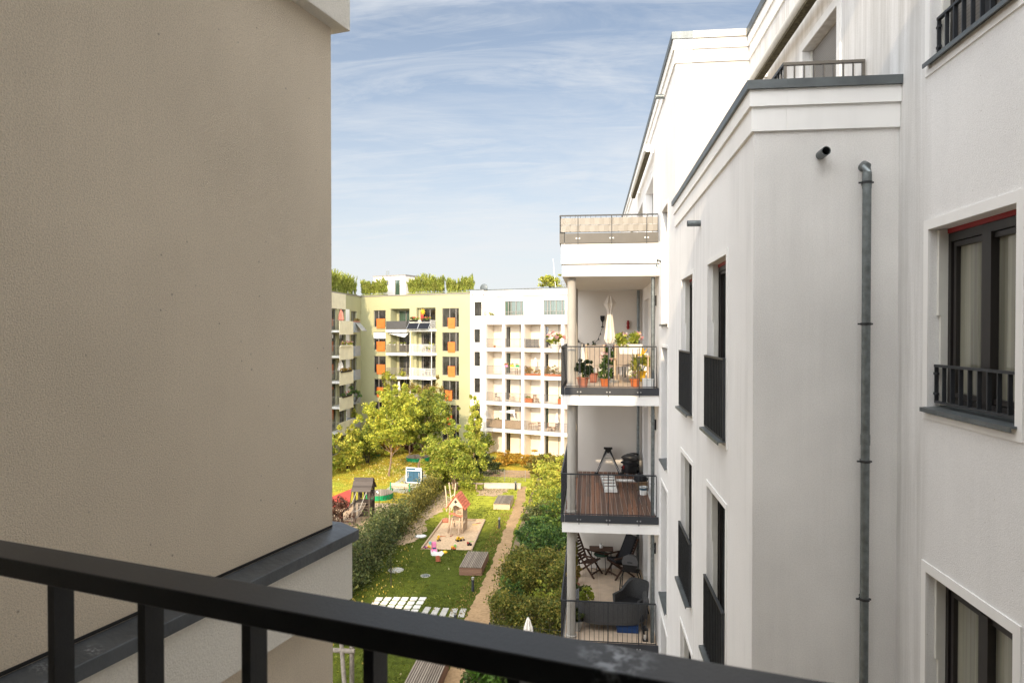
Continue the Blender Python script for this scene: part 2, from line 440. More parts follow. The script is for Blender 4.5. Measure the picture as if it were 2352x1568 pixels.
def hedge(label, p, q, w, h, leaf, n, size=.1, group=None, cat='hedge', rough=.12, h2=None, taper=0):
    """trimmed or loose hedge from p to q: a leafy shell round a dark twiggy core"""
    p, q = V(p), V(q); d = q-p; L = d.length
    t = thing('hedge', label, cat, p, math.atan2(d.y, d.x), group)
    h2 = h if h2 is None else h2
    u = RNG.uniform(0, 1, n)
    H = h + (h2-h)*u + .12*h*np.sin(u*L*2.1+1)*np.minimum(1, rough*4) + .1*h*np.sin(u*L*5.3)*np.minimum(1, rough*3)
    side = RNG.uniform(0, 1, n); y = np.zeros(n); z = np.zeros(n)
    top = side < .42
    y[top] = RNG.uniform(-.5, .5, top.sum())*w; z[top] = H[top]
    l = (side >= .42) & (side < .72); y[l] = -.5*w; z[l] = RNG.uniform(0.02, 1, l.sum())*H[l]
    r = side >= .72; y[r] = .5*w; z[r] = RNG.uniform(0.02, 1, r.sum())*H[r]
    x = u*L
    e = RNG.uniform(0, 1, n) < .12
    x[e] = np.where(RNG.uniform(0, 1, e.sum()) < .5, 0, L); y[e] = RNG.uniform(-.5, .5, e.sum())*w; z[e] = RNG.uniform(0, 1, e.sum())*h
    pts = np.stack([x, y, z], 1)
    kc = max(30, int(L*w*h*3.0)); ci = RNG.choice(n, kc, replace=False); ctr = pts[ci] + RNG.normal(size=(kc, 3))*rough*1.1
    j = RNG.integers(0, kc, n); cl = ctr[j] + RNG.normal(size=(n, 3))*np.array([.24, .24, .2])*(.6+rough*3)
    pick = RNG.uniform(0, 1, n) < (.35 + rough*2.2)
    pts = np.where(pick[:, None], cl, pts) + RNG.normal(size=(n, 3))*rough*np.array([.8, .8, .7])*.6
    pts = pts[pts[:, 2] > .02]
    mb = MB(); k = max(4, int(L*2)); mb.box(.05, L-.05, -w*.3, w*.3, -.04, .02)
    for i in range(k):
        x0 = L*(i+.5)/k; hh = h+(h2-h)*(i+.5)/k
        for j in range(3):
            yy = random.uniform(-.25, .25)*w
            mb.tube([(x0, yy*.3, 0), (x0+random.uniform(-.2,.2), yy, hh*.5), (x0+random.uniform(-.3,.3), yy*1.4, hh*.9)], [.025,.018,.006], 4, False)
    mb.build('stems', MT['bark_dark'], t)
    inner = np.stack([RNG.uniform(.02, .98, n//3)*L, RNG.uniform(-.42, .42, n//3)*w, RNG.uniform(.02, .9, n//3)*min(h, h2)], 1)
    leafmesh('foliage', np.concatenate([pts, inner]), size, LF[leaf], t)
    return t
# ================================================================== OUR BUILDING (tan wall on the left, window we look out of)
LA = R(20.0 - 6.42)                                   # wall runs a little clockwise of the courtyard axis
Lc = P(762, 4.3)
LX = Matrix.Translation(Lc) @ Matrix.Rotation(-LA, 4, 'Z')
cam_l = LX.inverted() @ CAM                           # camera in the frame of this building
yf = cam_l.y - .30                                    # facade behind the camera
own = thing('apartment_building', 'tan rough-rendered apartment building with grey metal ledge, close on the left', 'building', Lc, -LA)
TB = CZ - 1.252; BB = CZ - 1.675                         # pale band under the ledge
SOF = CZ + 1.88
mb = MB()
mb.box(-9, 0, yf-8, 0, TB, SOF)
mb.build('wall', MT['stucco_tan'], own)
mb = MB(); mb.box(-9, .088, yf-8, .088, BB, TB-.03); mb.build('ledge_band', MT['stucco_pale'], own, bevel=.006)
mb = MB(); mb.box(-9, 0.0, yf-8, 0.0, 0, BB); mb.build('lower_wall', MT['stucco_tan'], own)
mb = MB()                                             # sloping metal coping with a folded drip edge
mb.prism([(-.02, yf, TB+.045), (.118, yf, TB+.008), (.118, yf, TB-.055), (.104, yf, TB-.055), (.104, yf, TB-.03), (-.02, yf, TB-.03)], (0, -yf+.118, 0))
mb.box(-9, -.0201, -.01, .1179, TB-.055, TB+.043)
mb.build('ledge_coping', MT['coping'], own, bevel=.004)
def on_ledge(px, py):
    p = LX.inverted() @ G(px, py, TB+.03); return tuple(p)
scuff(MT['coping'], on_ledge(216, 1485), .045, (.45,.46,.48), 60); scuff(MT['coping'], on_ledge(95, 1530), .05, (.3,.31,.32), 90)
scuff(MT['coping'], on_ledge(409, 1421), .07, (.07,.075,.03), 40)
mb = MB(); mb.box(-9, 0.085, yf-8, 0.085, SOF+.0, SOF+1.0); mb.build('cornice', MT['stucco_pale'], own, bevel=.006)
mb = MB(); mb.box(-9, 0, yf-8, -.8, SOF+1.0, SOF+2.5); mb.build('upper_wall', MT['stucco_tan'], own)
# the facade with the window opening behind the camera, and the roof that shades the near end of the courtyard
xw = cam_l.x
O = (0, yf, 0)
mb = MB(); mb.wall(O, (1,0,0), (0,1,0), 0.0, 11, 0, CZ+5.1, [(xw-1.7, xw+2.0, CZ-1.3, CZ+1.4)], .25)
mb.wall((0, yf-9, 0), (1,0,0), (0,-1,0), 0, 11, 0, CZ+5.1)
mb.poly([(0, yf, CZ+5.1), (11, yf, CZ+5.1), (11, yf-9, CZ+5.1), (0, yf-9, CZ+5.1)])
mb.build('facade', MT['stucco_pale'], own)
mb = MB(); mb.box(xw-.35, 11, yf-6, yf-.25, CZ+5.1, CZ+6.3); mb.build('roof_storey', MT['stucco_pale'], own)
mb = MB(); mb.box(-14, -.2, yf-8.5, yf-.02, SOF+2.5, CZ+5.1); mb.build('rear_roof', MT['stucco_pale'], own)
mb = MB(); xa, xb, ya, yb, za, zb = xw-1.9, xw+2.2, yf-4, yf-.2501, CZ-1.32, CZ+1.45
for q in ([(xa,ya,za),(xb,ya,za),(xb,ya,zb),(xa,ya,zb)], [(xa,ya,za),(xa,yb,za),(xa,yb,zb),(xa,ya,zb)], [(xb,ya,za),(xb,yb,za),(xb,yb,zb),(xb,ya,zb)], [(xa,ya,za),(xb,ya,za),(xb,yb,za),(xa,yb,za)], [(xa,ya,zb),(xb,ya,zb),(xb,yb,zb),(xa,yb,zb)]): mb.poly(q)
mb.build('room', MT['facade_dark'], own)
mb = MB(); mb.box(-.01, .004, yf, -.005, TB+.043, TB+.058); mb.build('joint', MT['black'], own)

# foreground railing
RA = R(22 - 6.42)
rl = thing('balcony_railing', 'black flat-bar railing with a scuffed handrail across the bottom of the view', 'railing', (0,0,0), -RA)
zr = CZ - .2252; ry0, ry1 = .449, .489
mb = MB(); mb.box(-2.6, 2.5, ry0, ry1, zr-.019, zr); mb.build('handrail', MT['handrail'], rl, bevel=.0016)
for i in range(-10, 13):
    u = -.0679 + .125*i
    mb = MB(); mb.box(u, u+.0098, .4675, .4884, zr-.98, zr-.0195); mb.build('baluster', MT['handrail'], rl)
mb = MB(); mb.box(-2.6, 2.5, ry0, ry1, zr-1.0, zr-.981); mb.build('bottom_rail', MT['steel_black'], rl)

# ================================================================== WHITE BUILDING ON THE RIGHT
X0, X1, Y0, Y1 = 1.60, 2.95, 7.05, 13.35
ROOF = CZ + 5.62
rb = thing('apartment_building', 'white rendered apartment building with a stepped roofline and stacked balconies along the right', 'building')
UX, NX = (0, 1, 0), (-1, 0, 0)
def window(O, U, Nn, h, parent, sashes=2, rec=.2, frame='frame', pane='glass_curtain', sill=True, rail=None, surround=None, blind=False, fw=.06, guide=False, name='window', so=.062):
    """one window in the opening h = (u0, u1, z0, z1): frame with panes, sill, railing as its own pieces"""
    O, U, Nn = V(O), V(U), V(Nn); u0, u1, z0, z1 = h[:4]
    at = lambda u, k, z: O + U*u + Nn*k + Z*z
    def bx(mb, a, b, k0, k1, c, d):
        mb.ob((at(a, k0, c)+at(b, k1, d))/2, U*(b-a)/2, Nn*(k1-k0)/2, Z*(d-c)/2)
    mb = MB(); e = .002; k0, k1 = -rec-.06, -rec+.01
    top = z1 - (.042 if blind else 0)
    bx(mb, u0+e, u0+fw, k0, k1, z0+e, top-e); bx(mb, u1-fw, u1-e, k0, k1, z0+e, top-e)
    bx(mb, u0+fw, u1-fw, k0, k1, z0+e, z0+fw*1.3); bx(mb, u0+fw, u1-fw, k0, k1, top-fw, top-e)
    w = (u1-u0-2*fw)/sashes
    for i in range(1, sashes):
        c = u0+fw+w*i; bx(mb, c-fw*.85, c+fw*.85, k0, k1+.012, z0+fw*1.3, top-fw)
    for i in range(sashes):
        a = u0+fw+w*i+.018; b = a+w-.036; s = fw*.55
        bx(mb, a, a+s, k0, k1-.014, z0+fw*1.4, top-fw*1.1); bx(mb, b-s, b, k0, k1-.014, z0+fw*1.4, top-fw*1.1)
        bx(mb, a+s, b-s, k0, k1-.014, z0+fw*1.4, z0+fw*1.4+s); bx(mb, a+s, b-s, k0, k1-.014, top-fw*1.1-s, top-fw*1.1)
    fr = mb.build(name, MT[frame], parent)
    mb = MB(); mb.poly([at(u0+fw*.5, k0+.02, z0+fw*.5), at(u1-fw*.5, k0+.02, z0+fw*.5), at(u1-fw*.5, k0+.02, top-fw*.5), at(u0+fw*.5, k0+.02, top-fw*.5)])
    mb.build('pane', MT[pane], fr)
    if blind:
        mb = MB(); bx(mb, u0+e, u1-e, k0, k1+.01, top, z1-e); mb.build('blind_box', MT['red'], fr)
    if guide:
        for a in (u0+.004, u1-.034):
            mb = MB(); bx(mb, a, a+.03, -rec+.012, -rec+.07, z0+.03, z1-.004)
            bx(mb, a-.002, a+.032, -rec+.0705, -rec+.09, z1-.75, z1-.01)
            mb.build('blind_guide', MT['pvc'], fr)
    if sill:
        mb = MB(); mb.prism([at(u0-.03, -rec, z0+.028), at(u0-.03, so, z0+.006), at(u0-.03, so, z0-.03), at(u0-.03, so-.012, z0-.03), at(u0-.03, so-.012, z0-.006), at(u0-.03, -rec, z0+.004)], U*(u1-u0+.06))
        mb.build('sill', MT['zinc'], fr)
    if surround:
        mb = MB(); s, p = surround, .014
        bx(mb, u0-s, u0-.001, -.02, p, z0-s*1.1, z1+s); bx(mb, u1+.001, u1+s, -.02, p, z0-s*1.1, z1+s)
        bx(mb, u0-.001, u1+.001, -.02, p, z1+.001, z1+s); bx(mb, u0-.001, u1+.001, -.02, p, z0-s*1.1, z0-.046)
        mb.build('surround', MT['trim'], fr)
    if rail:
        zb, zt, k, n, rm = rail
        mb = MB(); bx(mb, u0+.02 if k < 0 else u0-.03, u1-.02 if k < 0 else u1+.03, k-.018, k+.018, zt-.022, zt)
        a0, a1 = (u0+.025, u1-.025) if k < 0 else (u0-.025, u1+.025)
        bx(mb, a0, a1, k-.015, k+.015, zb, zb+.02)
        for i in range(n+1):
            c = a0+.006+(a1-a0-.012)*i/n; bx(mb, c-.006, c+.006, k-.016, k+.016, zb+.02, zt-.022)
        for zz in (zb+.08, zt-.08):
            for c in (a0, a1):
                if k < 0: bx(mb, c-.03, c+.03, k-.012, k+.012, zz-.01, zz+.01)
        mb.build('railing', MT[rm], fr)
    return fr
mainwin = [(5.17, 6.43, z, z+1.56) for z in (1.04, 4.04, 7.04, 10.04, 13.04, 16.04)]
bayA = [(8.37, 9.66, z, z+2.21) for z in (.41, 3.41, 6.41, 9.41, 12.41)]
bayB = [(11.05, 12.37, z, z+2.21) for z in (.41, 3.41, 6.41, 9.41, 12.41)]
stair = [(14.55, 15.75, z, z+2.5) for z in (1.88, 4.88, 7.88, 10.88, 13.88, 16.5)][:5]
bdoor = [(17.3, 18.5, z, z+2.2) for z in (.45, 3.45, 6.45, 9.45, 12.45)] + [(19.4, 20.9, z, z+2.2) for z in (.45, 3.45, 6.45, 9.45, 12.45)]
pent = [(8.74, 10.1, 15.45, 17.62)]
# main wall (set back), bay and wing
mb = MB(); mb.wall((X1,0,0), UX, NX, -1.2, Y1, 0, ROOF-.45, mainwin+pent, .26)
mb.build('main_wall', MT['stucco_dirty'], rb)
mb = MB()
mb.wall((X0,0,0), UX, NX, Y0, Y1, 0, 16.15-.48, bayA+bayB, .24)
mb.build('bay_wall', MT['stucco_white'], rb)
mb = MB(); mb.wall((0,Y0,0), (1,0,0), (0,-1,0), X0, X1+.3, 0, 16.15-.48); mb.build('bay_side_wall', MT['stucco_side'], rb)
mb = MB(); mb.wall((X0,0,0), UX, NX, Y1, 36, 0, ROOF-.45, stair+bdoor+[(18.0, 20.4, 15.5, 17.7), (21.6, 24, 15.5, 17.7), (26, 28.4, 15.5, 17.7)], .24)
mb.build('wing_wall', MT['stucco_white'], rb)
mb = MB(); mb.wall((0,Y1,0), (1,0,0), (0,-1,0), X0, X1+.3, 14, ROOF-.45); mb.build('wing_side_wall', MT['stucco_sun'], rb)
def cornice(name, face, a, b, c, top, hs, depth=.32, ends=(0, 0), trim='trim'):
    """stepped mouldings under a metal coping; face 'x' = wall plane at x=c facing -X, 'y' = plane at y=c facing -Y"""
    (h0, h1, h2), mat = hs[:3], hs[3]
    o0, o1, o2 = .085, .055, .028
    z0 = top; z1 = z0-h0; z2 = z1-h1; z3 = z2-h2
    out = []
    for o, za, zb, m, nm in ((o0, z0, z1, mat, 'coping'), (o1, z1-.001, z2, MT[trim], 'moulding'), (o2, z2-.001, z3, MT[trim], 'moulding')):
        mb = MB()
        if face == 'x': mb.box(c-o, c+depth, a-(o if ends[0] else 0), b+(o if ends[1] else 0), zb, za)
        else: mb.box(a-(o if ends[0] else 0), b+(o if ends[1] else 0), c-o, c+depth, zb, za)
        out.append(mb.build(nm, m, rb))
    return out
zi, zl = MT['zinc'], MT['zinc_sunlit']
# bay: one L-shaped parapet -> long side then short side butted against it
cornice('bay', 'x', Y0, Y1-.09, X0, 16.15, (.085, .16, .235, zi), .3, (1, 0))
cornice('bay', 'y', X0+.301, X1-.002, Y0, 16.15, (.085, .16, .235, zi))
cornice('wing', 'x', Y1, 36, X0, ROOF, (.13, .19, .24, zi), .3, (1, 1))
cornice('wing', 'y', X0+.301, X1-.002, Y1, ROOF, (.13, .19, .24, zl), trim='trim_sun')  # lighter zinc paints sunlight onto this side of the coping
cornice('main', 'x', -1.2, Y1-.09, X1, ROOF, (.13, .19, .24, zi))
mb = MB(); mb.box(X0+.3, X1-.001, Y0+.3, Y1-.01, 15.38, 15.44); mb.build('terrace_floor', MT['concrete'], rb)
mb = MB(); mb.box(X1+.4, 12, -1.2, 36, ROOF-.6, ROOF-.5); mb.box(X0+.3, X1+.4, Y1+.3, 35.9, ROOF-.6, ROOF-.5); mb.build('roof', MT['zinc'], rb)
mb = MB(); mb.wall((0,36,0), (1,0,0), (0,1,0), X0, 12, 0, ROOF-.45); mb.build('end_wall', MT['stucco_white'], rb)
# windows
for i, h in enumerate(mainwin):
    window((X1,0,0), UX, NX, h, rb, 2, .15, pane='glass_curtain', rail=(h[2]+.05, h[2]+.385, -.05, 9, 'steel_dark'), surround=.085, blind=True, guide=True, fw=.075)
mb = MB(); mb.box(X1+.155, X1+.17, 5.18, 6.42, 16.05, 17.59); mb.build('roller_shutter', MT['shutter'], rb)
for h in bayA + bayB:
    window((X0,0,0), UX, NX, h, rb, 2, .14, pane='glass', rail=(h[2]+.02, h[2]+.99, .035, 12, 'steel_dark'), surround=.07, blind=True, guide=True, so=.11)
for h in stair:
    window((X0,0,0), UX, NX, h, rb, 1, .18, pane='glass', surround=.06)
for h in bdoor:
    window((X0,0,0), UX, NX, h, rb, 2, .16, pane='glass', sill=False, frame='pvc')
for h in [(18.0, 20.4, 15.5, 17.7), (21.6, 24, 15.5, 17.7), (26, 28.4, 15.5, 17.7)]:
    window((X0,0,0), UX, NX, h, rb, 2, .2, pane='glass', sill=False, frame='frame_grey')
# penthouse door with lowered roller shutter
h = pent[0]
mb = MB(); mb.box(X1+.12, X1+.15, h[0]+.02, h[1]-.02, h[2], h[3]-.02); sh = mb.build('roller_shutter', MT['shutter'], rb)
mb = MB(); s = .12
for a, b, c, d in ((h[0]-s, h[0]-.001, h[2], h[3]+s), (h[1]+.001, h[1]+s, h[2], h[3]+s), (h[0]-.001, h[1]+.001, h[3]+.001, h[3]+s)):
    mb.box(X1-.016, X1+.02, a, b, c, d)
mb.build('door_surround', MT['trim'], rb)
for a in (h[0]+.001, h[1]-.03):
    mb = MB(); mb.box(X1+.10, X1+.17, a, a+.029, h[2], h[3]-.01); mb.build('shutter_guide', MT['pvc'], sh)
# terrace railing on the bay roof
tr = MB(); xa, ya, yb = X0+.5, 7.85, 12.9; zt = CZ+2.93
tr.box(xa-.02, X1-.02, ya-.02, ya+.02, zt-.03, zt); tr.box(xa-.02, xa+.02, ya+.02, yb, zt-.03, zt)
tr.box(xa-.015, X1-.02, ya-.012, ya+.012, 15.55, 15.58); tr.box(xa-.012, xa+.012, ya+.013, yb, 15.55, 15.58)
for i in range(9):
    x = xa + .001 + (X1-.04-xa)*i/8; w = .02 if i in (0, 8) else .008
    tr.box(x-w/2*1.2, x+w, ya-.012, ya+.0125, 15.44, zt-.031)
for i in range(1, 40):
    y = ya+.125*i; tr.box(xa-.0125, xa+.0122, y-.005, y+.005, 15.5, zt-.031)
tr.build('terrace_railing', MT['steel_black'], rb)
# awnings folded in their cassettes
def awning(x, y0, y1, z):
    mb = MB(); mb.tube([(x, y0, z), (x, y1, z)], .085, 14); a = mb.build('awning', MT['awning'], rb, True)
    mb = MB(); mb.box(x-.05, x+.06, y0+.02, y1-.02, z-.125, z-.08); mb.build('front_bar', MT['moss'], a)
    for ya in (y0-.031, y1+.001):
        mb = MB(); mb.cyl((x, ya, z), (x, ya+.03, z), .1, .1, 16); mb.build('end_cap', MT['plastic_white'], a, True)
    for y in (y0+.4, y1-.4):
        mb = MB(); mb.box(x+.05, x+.19, y-.03, y+.03, z-.03, z+.03); mb.build('bracket', MT['plastic_white'], a)
awning(X1-.17, 6.8, 12.5, 18.02)
awning(X0-.17, 17.6, 23.5, 18.3)
# rainwater spouts and pipes
def spout(p, d, L, r, mat='zinc'):
    p, d = V(p), V(d); mb = MB(); mb.tube([p-d*.03, p+d*L], r, 16, False); mb.tube([p+d*L, p-d*.03], r*.86, 16, False)
    e = p+d*L; a = mb.ring(e, d, r, 16); b = mb.ring(e, d, r*.86, 16)
    for i in range(16): mb.poly([a[i], a[(i+1) % 16], b[(i+1) % 16], b[i]])
    mb.build('spout', MT[mat], rb, True)
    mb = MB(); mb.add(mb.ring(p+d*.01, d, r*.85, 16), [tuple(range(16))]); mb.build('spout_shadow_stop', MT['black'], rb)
sp = ray(1884, 357); q = CAM + sp*(Y0/sp.y); spout(q, (0,-1,0), .17, .043, 'zinc')
sp = ray(1609, 513); q = CAM + sp*(X0/sp.x); spout(q, (-1,0,0), .19, .045, 'galv')
sp = ray(1527, 222); q = CAM + sp*((X0)/sp.x); spout(q, (-1,0,0), .2, .05, 'galv')
px_ = CAM + ray(1989, 764)*((Y0-.11)/ray(1989, 764).y)
xpipe = px_.x; zt = CZ + (764-412)*7.1/1590
mb = MB(); r = .039
path = [(xpipe-.0, Y0+.02, zt+.02), (xpipe, Y0-.05, zt+.035), (xpipe, Y0-.095, zt+.015), (xpipe, Y0-.11, zt-.05), (xpipe, Y0-.11, zt-.2)]
mb.tube(path, r*1.08, 14)
mb.tube([(xpipe, Y0-.11, .1), (xpipe, Y0-.11, zt-.16)], r, 16)
for z in (CZ-1.02, CZ+1.45, CZ-4.0): mb.tube([(xpipe, Y0-.11, z-.05), (xpipe, Y0-.11, z+.05)], r*1.1, 16)
dp = mb.build('downpipe', MT['galv'], rb, True)
for py in (440, 745, 1043, 1343):
    z = CZ + (764-py)*7.0/1590
    mb = MB(); mb.tube([(xpipe, Y0-.11, z-.012), (xpipe, Y0-.11, z+.012)], r*1.22, 16); mb.box(xpipe-.075, xpipe+.06, Y0-.118, Y0-.104, z-.008, z+.008); mb.box(xpipe-.01, xpipe+.01, Y0-.09, Y0+.01, z-.008, z+.008)
    mb.build('bracket', MT['steel_black'], dp, True)
mb = MB(); mb.tube([(X0+.02, 16.0, 15.3), (X0-.08, 16.0, 15.35), (X0-.1, 16.0, 15.2)], .03, 8)
mb.build('overflow_pipe', MT['galv'], rb, True)

# ------------------------------------------------------------------ balcony tower
BX, BY0, BY1 = -.68, 16.3, 21.6
def rail_run(mb, p, q, zb, zt, step=.105, w=.010, post=None):
    p, q = V(p), V(q); d = q-p; L = d.length; n = max(2, int(L/step)); u = d/L
    mb.bar((*p.xy, zt-.015), (*q.xy, zt-.015), .03, .03)
    mb.bar((*p.xy, zb+.01), (*q.xy, zb+.01), .018, .018)
    for i in range(n+1):
        c = p + d*i/n; k = w*2 if i in (0, n) else w
        mb.bar((c.x, c.y, zb-.09 if i in (0, n) else zb), (c.x, c.y, zt-.03), k, k)
    return mb
levels = [.4, 3.4, 6.4, 9.4, 12.4]
for lv, fl in enumerate(levels):
    mb = MB(); mb.box(BX+.03, X0-.002, BY0+.03, BY1+.6, fl-.40, fl-.16); mb.box(BX+.08, X0-.003, BY0+.08, BY1+.55, fl-.16, fl-.02)
    b = mb.build('balcony', MT['trim'], rb)
    mb = MB(); g = .004
    if fl == 9.4:
        n = 17; w = (X0-BX-.14)/n
        for i in range(n):
            y = BY0+.09
            while y < BY1-.02:
                y2 = min(BY1-.01, y+random.choice((1.2, 1.8, 2.4)))
                mb.box(BX+.09+w*i, BX+.09+w*(i+1)-.011, y, y2-.005, fl-.02, fl); y = y2
        mb.build('deck', MT['deck'], b)
    else:
        nx, ny = 5, 12; w = (X0-BX-.1)/nx; l = (BY1-BY0-.1)/ny
        for i in range(nx):
            for j in range(ny): mb.box(BX+.085+w*i, BX+.085+w*(i+1)-.006, BY0+.085+l*j, BY0+.085+l*(j+1)-.006, fl-.02, fl)
        mb.build('floor_tiles', MT['tile'], b)
    mb = MB()                                         # dark steel edge channel with fixing bolts
    mb.box(BX+.10, X0-.01, BY0, BY0+.03, fl-.155, fl+.02); mb.box(BX, BX+.085, BY0, BY0+.03, fl-.155, fl+.02); mb.box(BX, BX+.03, BY0+.031, BY1+.5, fl-.155, fl+.02)
    mb.build('edge_channel', MT['steel_panel'], b)
    for x in (-.25, .43, 1.14):
        for s in (-.035, .035):
            mb = MB(); mb.cyl((x+s, BY0+.001, fl-.085), (x+s, BY0-.012, fl-.085), .017, .017, 10); mb.build('bolt', MT['alu'], b)
    mb = MB(); zt = fl+.99
    rail_run(mb, (BX+.02, BY0+.035, 0), (X0-.06, BY0+.035, 0), fl+.03, zt, .108)
    for x in (-.25, .43, 1.14): mb.bar((x, BY0-.004, fl-.2), (x, BY0-.004, fl+.06), .014, .012)
    for x in (-.25, .43, 1.14): mb.bar((x, BY0+.033, fl+.0), (x, BY0+.033, zt-.03), .02, .012)
    rail_run(mb, (BX+.015, BY0+.06, 0), (BX+.015, BY1+.45, 0), fl+.03, zt, .108)
    mb.build('railing', MT['steel_dark'], b)
    up = 2.6
    mb = MB(); mb.lathe([(.135, 0), (.135, .05), (.105, .06), (.105, up)], (BX+.245, BY0+.33, fl), 20); mb.build('column', MT['column'], b, True)
    mb = MB(); mb.lathe([(.105, 0), (.105, up)], (BX+.22, BY1-.9, fl), 18); mb.build('column', MT['column'], b, True)
    mb = MB(); mb.box(BX+.27, X0-.003, BY1, BY1+.15, fl-.018, fl+up-.001); mb.build('partition_wall', MT['soffit'], b)
    for (x, y) in ((X0-.13, BY0+.22), (X0-.13, BY1-.13)):
        mb = MB(); mb.tube([(x, y, fl-.1), (x, y, fl+up-.002)], .043, 14)
        for z in (.75, up-.25, up-.38): mb.tube([(x, y, fl+z-.012), (x, y, fl+z+.012)], .05, 14)
        mb.build('downpipe', MT['galv'], b, True)
    mb = MB(); mb.box(X0-.09, X0-.003, 17.0, 17.08, fl+1.95, fl+2.2); mb.build('wall_lamp', MT['black'], b)
# roof terrace over the top balcony
fl = 15.4
mb = MB(); mb.box(BX+.03, X0-.002, BY0+.03, BY1+.6, 15.02, 15.285); mb.box(BX+.10, X0-.003, BY0+.10, BY1+.55, 15.2851, 15.32); b = mb.build('balcony', MT['trim_clean'], rb)
mb = MB(); mb.box(BX+.005, X0-.004, BY0+.005, BY1+.6, 15.312, 15.80); mb.build('parapet', MT['trim_clean'], b)
mb = MB(); mb.box(BX-.03, BX+.075, BY0-.03, BY0, 15.79, 16.02); mb.box(BX+.09, X0-.03, BY0-.03, BY0, 15.79, 16.02); mb.box(BX-.03, BX, BY0+.001, BY1+.5, 15.79, 16.02); mb.build('edge_panel', MT['panel_warm'], b)
for x in (-.28, .50, 1.30):
    for s in (-.035, .035):
        mb = MB(); mb.cyl((x+s, BY0-.031, 15.90), (x+s, BY0-.043, 15.90), .018, .018, 10); mb.build('bolt', MT['plastic_white'], b)
mb = MB(); rail_run(mb, (BX-.02, BY0-.01, 0), (X0-.04, BY0-.01, 0), 16.04, 16.45, .115, .009); rail_run(mb, (BX-.02, BY0+.02, 0), (BX-.02, BY1+.4, 0), 16.04, 16.45, .115, .009)
for x in (-.28, .50, 1.30): mb.bar((x, BY0-.036, 15.77), (x, BY0-.036, 16.42), .016, .010)
mb.build('railing', MT['steel_dark'], b)
mb = MB()                                             # screen of plastic strips woven through the bars
for row in range(2):
    zb = 16.05+.165*row; n = 20; w = (X0-.05-BX)/n
    for i in range(n):
        k0 = .018*math.sin(math.pi*(i+row)); a = BX+w*i; s = .020 if (i+row) % 2 else -.004
        s2 = -.004 if (i+row) % 2 else .020
        mb.add([(a, BY0-.018-s, zb), (a+w, BY0-.018-s2, zb), (a+w, BY0-.018-s2, zb+.155+.01*((i+row) % 2)), (a, BY0-.018-s, zb+.155+.01*((i+row+1) % 2))], [(0,1,2,3)])
for i in range(44):
    mb.poly([(BX-.025, BY0+.115*i, 16.05), (BX-.025, BY0+.115*(i+1), 16.05), (BX-.025, BY0+.115*(i+1), 16.365), (BX-.025, BY0+.115*i, 16.365)])
mb.build('woven_screen', M('screen', (.29,.265,.23), .55, .05, 3), b)
# ================================================================== FAR END OF THE COURTYARD
FA = YAW - R(27)                                      # facade line of the two far buildings
FP = P(1080, 79.0)
FX = Matrix.Translation(FP) @ Matrix.Rotation(FA, 4, 'Z')
OF, UF, NF = (0,0,0), (1,0,0), (0,-1,0)
def fwin(parent, y0, h, leaves=2, fr='frame', pane='glass_far', rec=.16, fw=.055, name='window'):
    """far window: one frame with mullions and one pane"""
    a, b, c, d = h; mb = MB(); y = y0+rec
    mb.box(a+.003, a+fw, y-.05, y, c+.003, d-.003); mb.box(b-fw, b-.003, y-.05, y, c+.003, d-.003)
    mb.box(a+fw, b-fw, y-.05, y, c+.003, c+fw); mb.box(a+fw, b-fw, y-.05, y, d-fw, d-.003)
    ls = leaves if isinstance(leaves, (list, tuple)) else [i/leaves for i in range(1, leaves)]
    for t_ in ls:
        x = a+(b-a)*t_; mb.box(x-fw*.8, x+fw*.8, y-.06, y-.001, c+fw, d-fw)
    f = mb.build(name, MT[fr], parent)
    mb = MB(); mb.poly([(a+.01, y-.02, c+.01), (b-.01, y-.02, c+.01), (b-.01, y-.02, d-.01), (a+.01, y-.02, d-.01)]); mb.build('pane', MT[pane], f)
    return f
def thinrail(x0, x1, y, zb, zt, step=.14, w=.02, ret=0, mb=None):
    mb = mb or MB(); mb.box(x0, x1, y-.015, y+.015, zt-.035, zt); mb.box(x0, x1, y-.01, y+.01, zb, zb+.03)
    n = max(1, int((x1-x0)/step))
    for i in range(n+1):
        x = x0+.01+(x1-x0-.02)*i/n; mb.box(x-w/2, x+w/2, y-.009, y+.009, zb+.03, zt-.035)
    if ret:
        for x in (x0, x1):
            mb.box(x-.015, x+.015, y+.016, y+ret, zt-.035, zt)
            for j in range(1, max(2, int(ret/step))): mb.box(x-.008, x+.008, y+step*j-.008, y+step*j+.008, zb, zt-.036)
    return mb
# ------------------------------------------------------------------ white loggia building
wb = thing('apartment_building', 'white apartment building with a grid of open loggias at the far end of the courtyard', 'building', FP, FA)
LX0, LW, NB = 1.95, 2.37, 5
FL = [0, 3, 6, 9, 12]
swin = [(.52, 1.28, z+.92, z+2.55) for z in (0, 3, 6, 9)] + [(.52, 1.28, 12.6, 14.1)]
topw = [(.55, 1.5, 15.6, 17.2)]
LEND = LX0+LW*NB
mb = MB(); mb.wall(OF, UF, NF, 0, LX0-.2, 0, 18.5, swin+topw, .18); mb.wall((0,0,0), (0,1,0), (-1,0,0), 0, 12, 0, 18.5)
mb.build('wall', MT['stucco_far'], wb)
topf = [(3.95, 6.35, 15.35, 17.25), (8.75, 11.3, 15.35, 17.25), (13.2, 15.2, 15.35, 17.25)]
mb = MB(); mb.wall((0,.9,0), UF, NF, LX0-.2, LEND+4, 15, 18.5, topf, .18); mb.wall((LX0-.2,0,0), (0,1,0), (1,0,0), 0, .9, 15, 18.5); mb.build('top_storey_wall', MT['stucco_far'], wb)
